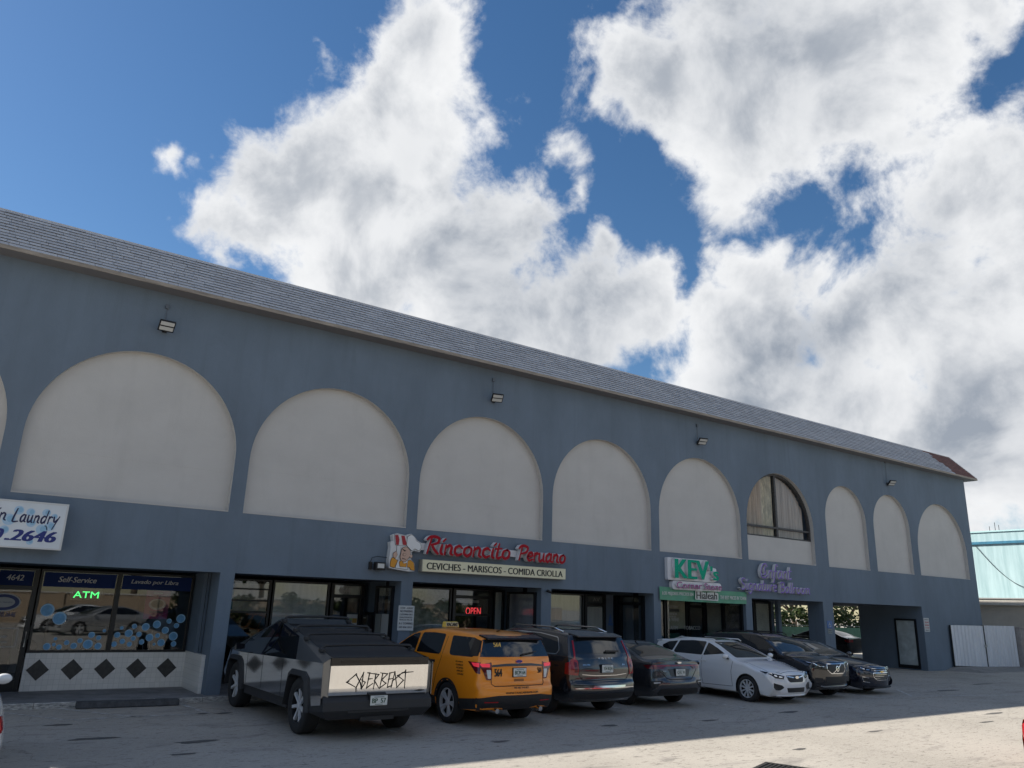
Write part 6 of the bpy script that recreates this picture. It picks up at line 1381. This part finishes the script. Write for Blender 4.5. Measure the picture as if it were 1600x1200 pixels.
def script(txt, x0, x1, zbase, zcap, y, depth, thick, slant, mats, parent, name='letter', track=0.0, taper=.35):
    adv = []; x = 0
    for ch in txt:
        adv.append(x); x += (GL[ch][0]+track if ch != ' ' else .28)
    sx, sz = (x1-x0)/x, (zcap-zbase)
    for ch, ox in zip(txt, adv):
        if ch == ' ': continue
        q = MB()
        for stk in GL[ch][1]:
            P = catmull([(a, b) for a, b in stk], 6) if len(stk) > 2 else [stk[0], stk[1]]
            P = [Vector((x0+(ox+a)*sx+b*sz*slant, zbase+b*sz)) for a, b in P]; n = len(P)
            lft, rgt = [], []
            for i, p in enumerate(P):
                t = (P[min(i+1, n-1)]-P[max(i-1, 0)]).normalized(); e = min(i, n-1-i)/(n-1)*2
                w = thick*(1-taper+taper*min(1, e*2.2)); nn = Vector((-t.y, t.x))*w/2
                if i == 0: p = p-t*thick*.3
                if i == n-1: p = p+t*thick*.3
                lft.append(p+nn); rgt.append(p-nn)
            yy = y-.0016*rnd.random()
            f = [(v.x, yy, v.y) for v in lft]+[(v.x, yy, v.y) for v in rgt]; b = [(v[0], y+depth, v[2]) for v in f]
            fs = [(i, i+1, n+i+1, n+i) for i in range(n-1)]; q.add(f, [g[::-1] for g in fs], 0)
            if depth:
                vs = f+b; m = 2*n; sd = [(i, i+1, m+i+1, m+i) for i in range(n-1)]+[(n+i+1, n+i, m+n+i, m+n+i+1) for i in range(n-1)]+[(0, m, m+n, n), (n-1, 2*n-1, m+2*n-1, m+n-1)]
                q.add(vs, sd, 1)
        o = q.build(name, mats, parent); bm = bmesh.new(); bm.from_mesh(o.data)
        for fc in bm.faces:
            if fc.material_index == 0 and fc.normal.y > 0: fc.normal_flip()
        bm.to_mesh(o.data); bm.free()
m_can = pm('letter_return_white', (.66, .66, .68), .6, var=.1, scale=8)
# laundry box sign
ls = thing('laundry_sign', 'white laundry box sign with blue bubbles and phone number at the left edge', 'sign', (0, 0, 0))
q = MB(); q.box((-1.7, -.28, 2.95), (1.64, -.004, 3.85)); q.build('sign_box', pm('sign_aluminium', (.30, .31, .33), .5, metal=.4), ls)
q = MB(); q.box((-1.68, -.296, 2.97), (1.62, -.281, 3.83)); q.build('sign_face', pm('sign_face_white', (.60, .64, .68), .4, var=.06, scale=2), ls)
q = MB(); 
for a_, b_ in (((-1.7, 3.825), (1.64, 3.86)), ((-1.7, 2.945), (1.64, 2.975)), ((1.605, 2.976), (1.64, 3.824))): q.box((a_[0], -.305, a_[1]), (b_[0], -.2965, b_[1]))
q.build('sign_frame', pm('sign_trim', (.55, .56, .57), .4, metal=.3), ls)
mb1, mb2 = pm('printed_bubble', (.36, .52, .68), .5), pm('printed_bubble_core', (.24, .43, .60), .5)
for bx_, bz, br in ((.80, 3.67, .085), (1.0, 3.65, .075), (1.27, 3.66, .075), (1.42, 3.60, .055), (.66, 3.48, .11), (1.04, 3.44, .08), (1.37, 3.40, .09), (.62, 3.28, .08), (1.24, 3.33, .10), (1.08, 3.08, .06), (.3, 3.2, .1), (.2, 3.6, .08), (-.4, 3.3, .1), (-1.0, 3.6, .09)):
    q = MB(); n = 18; q.add([(bx_+br*math.cos(2*math.pi*k/n), -.2975, bz+br*math.sin(2*math.pi*k/n)) for k in range(n)], [tuple(range(n))], 0)
    q.add([(bx_+br*.25+br*.55*math.cos(2*math.pi*k/n), -.2985, bz+br*.1+br*.6*math.sin(2*math.pi*k/n)) for k in range(n)], [tuple(range(n))], 1); q.build('bubble_print', [mb1, mb2], ls)
m_lnavy = pm('sign_ink_navy', (.010, .014, .07), .5); m_lblue = pm('sign_ink_blue', (.010, .022, .17), .5)
pl, pr = px_at(18, 812, -.3), px_at(95, 818, -.3)
script('Laundry', pl.x, pr.x-.04, 3.45, 3.70, -.3005, 0, .032, .12, [m_lnavy, m_lnavy], ls, 'painted_letter', .06)
script('Coin', pl.x-.62, pl.x-.08, 3.46, 3.71, -.3005, 0, .032, .12, [m_lnavy, m_lnavy], ls, 'painted_letter', .06)
text_obj('lettering', fit_text('.2646', px_at(6, 842, -.3).x, px_at(87, 845, -.3).x, 3.085, 3.30, -.301, shear=.22, bold=.035), m_lblue, ls); text_obj('lettering', fit_text('0', px_at(-14, 842, -.3).x, px_at(4, 842, -.3).x, 3.09, 3.30, -.301, shear=.22, bold=.035), m_lblue, ls)
# glowing tube signs in the windows
def neon(name, label, txt, x0, x1, z0, z1, col, st_):
    t = thing(name, label, 'neon sign', (0, 0, 0)); y = SFY+.05
    text_obj('glowing_letters', fit_text(txt, x0, x1, z0, z1, y-.01, bold=.0, extrude=.004), pm('glow_'+txt.strip('!').lower(), tuple(c*.3 for c in col), .5, emit=col, estr=st_), t)
    q = MB(); q.box((x0-.06, y, z0-.05), (x1+.06, y+.03, z1+.05)); q.build('backing', m_gloss, t)
neon('atm_sign', 'glowing green tube sign in the laundry window', 'ATM', 2.25, 2.76, 2.03, 2.17, (.06, .9, .18), 1.6)
pa, pb = px_at(729, 949, SFY), px_at(752, 959, SFY); neon('open_sign', 'glowing red open sign in the restaurant door', 'OPEN', pa.x, pb.x, min(pa.z, pb.z)-.03, max(pa.z, pb.z), (.9, .06, .07), .9)
# restaurant: script letters, menu strip, chef board
rs = thing('restaurant_letters', 'red script channel letters spelling the restaurant name', 'sign')
m_rface = pm('letter_red', (.34, .006, .016), .65, spec=.2)
script('Rinconcito', 9.93, 12.66, 3.42, 3.86, -.24, .16, .080, .16, [m_rface, m_can], rs); script('Peruano', 12.92, 14.66, 3.42, 3.82, -.24, .16, .078, .16, [m_rface, m_can], rs)
q = MB(); q.box((9.82, -.07, 3.50), (14.72, -.006, 3.68)); q.build('raceway', m_can, rs)
ms = thing('menu_strip_sign', 'long cream box sign listing seafood dishes under the red letters', 'sign')
q = MB(); q.box((9.90, -.19, 2.945), (14.72, -.004, 3.26)); q.build('sign_box', pm('cream_return', (.33, .31, .26), .6), ms); q = MB(); q.box((9.915, -.20, 2.955), (14.705, -.191, 3.25)); q.build('sign_face', pm('cream_face', (.72, .68, .48), .5), ms)
text_obj('lettering', fit_text('CEVICHES - MARISCOS - COMIDA CRIOLLA', 10.03, 14.60, 3.01, 3.185, -.2025, bold=.022, sx=.8), pm('sign_black', (.012, .012, .012), .6), ms)
cs = thing('chef_board', 'cut-out board of a cook in a tall white hat with a striped flag', 'sign', (8.93, -.16, 2.94))
def cpt(p): return ((p[0]-70)*.0018, (620-p[1])*.00175)
def flat(pts, mat, name, dy, thick=.01, rr=.012): q = MB(); q.prism([(x, dy, z) for x, z in rpoly([cpt(p) for p in pts][::-1], rr)], (0, thick, 0)); o = q.build(name, mat, cs); bm = bmesh.new(); bm.from_mesh(o.data); bmesh.ops.recalc_face_normals(bm, faces=bm.faces); bm.to_mesh(o.data); bm.free()
m_w = pm('board_white', (.60, .61, .62), .6); m_or = pm('board_orange', (.62, .27, .02), .6); m_sk = pm('board_skin', (.54, .36, .28), .6); m_rd = pm('board_red', (.34, .015, .025), .6); m_bk = pm('board_black', (.012, .011, .011), .6)
def inked(pts, mat, name, dy, g=9, rr=.012):
    cx, cy = sum(p[0] for p in pts)/len(pts), sum(p[1] for p in pts)/len(pts); big = []
    for p in pts:
        d = math.hypot(p[0]-cx, p[1]-cy); big.append((cx+(p[0]-cx)*(1+g/d), cy+(p[1]-cy)*(1+g/d)))
    flat(big, m_bk, name+'_outline', dy+.004, .01, rr); flat(pts, mat, name, dy, .01, rr)
flat([(75, 470), (90, 300), (78, 220), (130, 210), (105, 120), (170, 92), (320, 110), (400, 80), (460, 120), (500, 170), (575, 205), (592, 280), (550, 340), (470, 320), (420, 350), (440, 400), (420, 450), (480, 500), (495, 620), (400, 628), (200, 610), (80, 590)], m_w, 'board', -.03, .17, .02)
inked([(130, 110), (320, 115), (345, 200), (320, 262), (160, 262)], m_w, 'flag', -.042, 5); flat([(140, 118), (188, 115), (212, 180), (206, 258), (166, 258)], m_rd, 'flag_stripe', -.053); flat([(238, 120), (290, 120), (330, 230), (318, 256), (272, 250)], m_rd, 'flag_stripe', -.053)
inked([(335, 255), (340, 130), (400, 95), (455, 125), (480, 180), (555, 212), (572, 275), (540, 322), (470, 292), (425, 330), (390, 300)], pm('hat_white', (.68, .69, .70), .6), 'hat', -.050, 6, .03)
inked([(180, 270), (240, 265), (240, 380), (205, 470), (165, 470), (185, 350)], m_w, 'neckerchief', -.045, 6)
inked([(180, 585), (215, 480), (300, 505), (370, 470), (375, 600)], pm('hat_white', (0, 0, 0)), 'apron', -.046, 6); inked([(232, 500), (270, 480), (300, 520), (350, 505), (345, 565), (250, 565)], m_or, 'shirt', -.056, 6)
inked([(120, 440), (160, 460), (205, 480), (165, 585), (95, 570), (98, 500)], m_or, 'sleeve', -.050, 6, .03); inked([(370, 480), (410, 462), (465, 500), (488, 610), (420, 600), (405, 560), (365, 575)], m_or, 'sleeve', -.050, 6, .03)
inked([(130, 380), (175, 350), (195, 400), (165, 455), (130, 430)], m_sk, 'hand', -.058, 5, .02)
inked([(262, 300), (330, 275), (395, 330), (402, 400), (365, 450), (320, 500), (260, 480), (240, 430), (252, 380)], m_sk, 'face', -.058, 6, .04); inked([(398, 385), (435, 390), (430, 430), (395, 430)], m_sk, 'ear', -.060, 5, .02); inked([(285, 372), (330, 380), (318, 410), (280, 405)], m_sk, 'nose', -.070, 4, .02)
flat([(258, 305), (300, 345), (330, 335), (300, 325)], m_bk, 'eyebrow', -.072, rr=.004); flat([(270, 440), (330, 455), (330, 462), (272, 450)], m_bk, 'mouth', -.072, rr=.002)
# corner store
ks = thing('corner_store_sign', 'green block letters over purple lettering on a white backing board', 'sign')
q = MB(); q.prism([(x, -.13, z) for x, z in rpoly([(19.07, 3.14), (21.30, 3.14), (21.48, 3.20), (21.46, 3.60), (21.10, 3.66), (21.02, 3.86), (19.07, 3.86)], .04)], (0, .126, 0)); q.prism([(x, -.15, z) for x, z in rpoly([(19.25, 2.84), (21.66, 2.84), (21.66, 3.12), (19.25, 3.12)], .12)], (0, .145, 0)); q.build('backing_board', pm('backing_white', (.68, .68, .71), .6), ks)
m_kg = pm('letter_green', (.0, .33, .20), .65, spec=.2); m_kp = pm('letter_purple', (.30, .05, .22), .4)
letters('KEV', 19.26, 20.94, 3.20, 3.82, -.21, m_kg, ks, extrude=.06, bold=.028, mat2=m_can); letters("'s", 20.98, 21.42, 3.20, 3.66, -.21, m_kg, ks, extrude=.06, bold=.028, mat2=m_can)
letters('Corner Store', 19.36, 21.58, 2.885, 3.095, -.20, m_kp, ks, extrude=.04, bold=.012, mat2=m_can)
bn = thing('green_banner', 'green printed vinyl banner over the corner store entrance', 'banner')
q = MB(); nx, nz = 60, 8
def bz(u, v): return (18.75+4.35*u, -.05-.012*math.sin(9*u*3+v*2)-.012*math.sin(u*31+v*7)*(1-abs(2*u-1)), 2.91-.03*u-.41*v-.012*math.sin(math.pi*u))
q.add([bz(i/nx, j/nz) for j in range(nz+1) for i in range(nx+1)], [(j*(nx+1)+i, (j+1)*(nx+1)+i, (j+1)*(nx+1)+i+1, j*(nx+1)+i+1) for j in range(nz) for i in range(nx)]); q.build('vinyl', pm('banner_green', (.07, .29, .18), .45, var=.12, scale=2), bn, smooth=True)
m_bw = pm('banner_white', (.58, .60, .58), .5)
text_obj('lettering', fit_text('LOS MEJORES PRECIOS EN', 18.84, 20.32, 2.63, 2.76, -.085, shear=.1, bold=.02), m_bw, bn); text_obj('lettering', fit_text('THE BEST PRICES IN TOWN', 21.66, 23.04, 2.60, 2.72, -.085, shear=.1, bold=.02), m_bw, bn)
q = MB(); q.prism([(x, -.083, z) for x, z in rpoly([(20.40, 2.55), (21.56, 2.53), (21.58, 2.78), (21.40, 2.82), (20.85, 2.78), (20.70, 2.84), (20.42, 2.84)], .05)], (0, .006, 0)); q.build('white_shape', m_bw, bn); text_obj('lettering', fit_text('Hialeah', 20.46, 21.50, 2.575, 2.81, -.089, bold=.012), pm('board_black', (0, 0, 0)), bn)
# ballroom
bs_ = thing('ballroom_letters', 'purple and white script letters over the ballroom entrance', 'sign')
m_pf = pm('letter_lilac', (.24, .15, .50), .65, spec=.2)
script('Enfant', 23.78, 25.62, 3.42, 3.92, -.18, .13, .042, .16, [m_pf, m_can], bs_); script('Signature', 22.64, 24.72, 2.96, 3.36, -.18, .13, .040, .10, [m_pf, m_can], bs_); script('Ballroom', 24.86, 26.72, 2.93, 3.30, -.18, .13, .040, .10, [m_pf, m_can], bs_)
# boards on the pillars
def board(name, label, x0, x1, z0, z1, lines, y=-.02):
    t = thing(name, label, 'sign', (0, 0, 0)); q = MB(); q.box((x0, y, z0), (x1, -.003, z1)); q.build('panel', lines[0], t)
    for (txt, a, b, c, d, m) in lines[1]: text_obj('lettering', fit_text(txt, x0+(x1-x0)*a, x0+(x1-x0)*b, z0+(z1-z0)*c, z0+(z1-z0)*d, y-.003, bold=.02), m, t)
    return t
m_bp = pm('board_paper', (.50, .52, .53), .6); m_bi = pm('board_ink', (.06, .07, .09), .6); m_br = pm('board_ink_red', (.38, .05, .06), .6)
board('parking_notice', 'white notice full of small print on the pillar behind the taxi', 9.40, 9.85, 1.47, 2.08, (m_bp, [('TOW - AWAY', .08, .92, .86, .94, m_bi), ('NO PARKING', .10, .9, .73, .82, m_bi), ('CUSTOMERS ONLY', .08, .92, .61, .68, m_bi), ('UNAUTHORIZED', .08, .9, .50, .56, m_bi), ('VEHICLES WILL BE', .08, .9, .40, .46, m_bi), ('A-1 TOWING', .06, .94, .24, .33, m_bi), ('305 836 2033', .08, .9, .10, .17, m_bi)]))
board('tow_away_sign', 'narrow white sign with red print at the edge of the drive-through', 35.13, 35.55, 1.62, 2.20, (m_bp, [('NOTICE', .1, .9, .84, .93, m_bi), ('TOW AWAY', .08, .92, .62, .74, m_br), ('NO PARKING', .08, .92, .42, .54, m_br), ('24 HOURS', .1, .9, .24, .33, m_br), ('PRIVATE', .1, .9, .07, .15, m_bi)]))
ad = board('blue_parking_sign', 'small blue parking sign on the pillar beside the drive-through', 27.90, 28.22, 1.70, 1.98, (pm('sign_blue', (0, 0, 0)), []))
q = MB(); n = 14; q.tube([(28.05+.06*math.cos(math.pi*(.6+1.3*k/n)), -.026, 1.81+.06*math.sin(math.pi*(.6+1.3*k/n))) for k in range(n+1)], .009, 5); q.tube([(28.04, -.026, 1.91), (28.045, -.026, 1.84), (28.10, -.026, 1.83), (28.13, -.026, 1.77)], .011, 5); q.build('wheelchair_mark', m_bp, ad)
board('fine_plate', 'small pale plate under the blue parking sign', 27.92, 28.20, 1.50, 1.67, (pm('plate_grey', (0, 0, 0)), [('PERMIT', .1, .9, .58, .82, m_bi), ('$250 FINE', .1, .9, .18, .40, m_bi)]))
# flood lights
m_fl, m_fp = pm('floodlight_black', (.018, .018, .02), .4, metal=.4), pm('led_panel', (.55, .56, .55), .25)
def flood(x, z, yaw, label, ztop):
    t = thing('flood_light', label, 'flood light', (x, -.01, z), 0, 'flood lights on the facade')
    q = MB(); q.box((-.05, -.03, -.08), (.05, 0, .06)); q.tube([(0, -.03, -.02), (0, -.14, -.04)], .02, 6); q.build('bracket', m_fl, t)
    q = MB(); q.tube([(-.02, -.012, .06), (-.02, -.012, ztop-z-.05)], .007, 5); q.build('conduit', pm('conduit_blue', (.10, .12, .15), .6), t)
    q = MB(); q.box((-.06, -.04, ztop-z-.06), (.02, 0, ztop-z+.04)); q.build('junction_box', pm('conduit_blue', (0, 0, 0)), t)
    q = MB(); q.box((-.17, -.14, -.03), (.17, .14, .03)); h = q.build('lamp_head', m_fl, t); bevel(h, .01, 1); h.location = (0, -.22, .02); h.rotation_euler = (R(-42), 0, R(yaw))
    for dy in (-.075, .055): q = MB(); q.box((-.145, dy-.048, -.036), (.145, dy+.048, -.031)); q.build('led_panel', m_fp, h)
    for k in range(5): q = MB(); q.box((-.15+k*.065, -.12, .03), (-.14+k*.065, .12, .05)); q.build('cooling_fin', m_fl, h)
for x, z, zt, lb in ((2.90, 8.03, 8.59, 'black flood light above the leftmost full arch'), (12.03, 7.98, 8.60, 'black flood light above the third arch'), (20.89, 7.98, 8.62, 'black flood light above the fifth arch'), (33.3, 7.91, 8.9, 'black flood light above the pair of narrow arches')): flood(x, z, 0 if x < 5 else -18, lb, zt)
t = thing('flood_light', 'square flood light on a bent arm left of the cook board', 'flood light', (8.50, -.01, 3.02), 0, 'flood lights on the facade')
q = MB(); q.box((-.03, -.05, -.09), (.05, 0, .10)); q.tube([(.0, -.03, .08), (.03, -.05, .20), (.16, -.08, .24), (.42, -.10, .22)], .009, 6); q.build('arm', m_fl, t)
q = MB(); q.box((.08, -.20, -.10), (.36, -.05, .10)); h = q.build('lamp_head', m_fl, t); bevel(h, .02, 2)
q = MB(); q.box((.13, -.206, -.05), (.31, -.2005, .06)); q.build('lens', m_fp, h)
t = thing('security_camera', 'small dark camera at the top of the pillar right of the restaurant', 'camera', (14.16, -.01, 2.60))
q = MB(); q.tube([(0, 0, 0), (0, -.07, 0)], .02, 6); q.build('mount', m_fl, t); q = MB(); q.tube([(-.05, -.10, .01), (.07, -.12, -.03)], .04, 10); q.build('housing', m_fl, t, smooth=True)
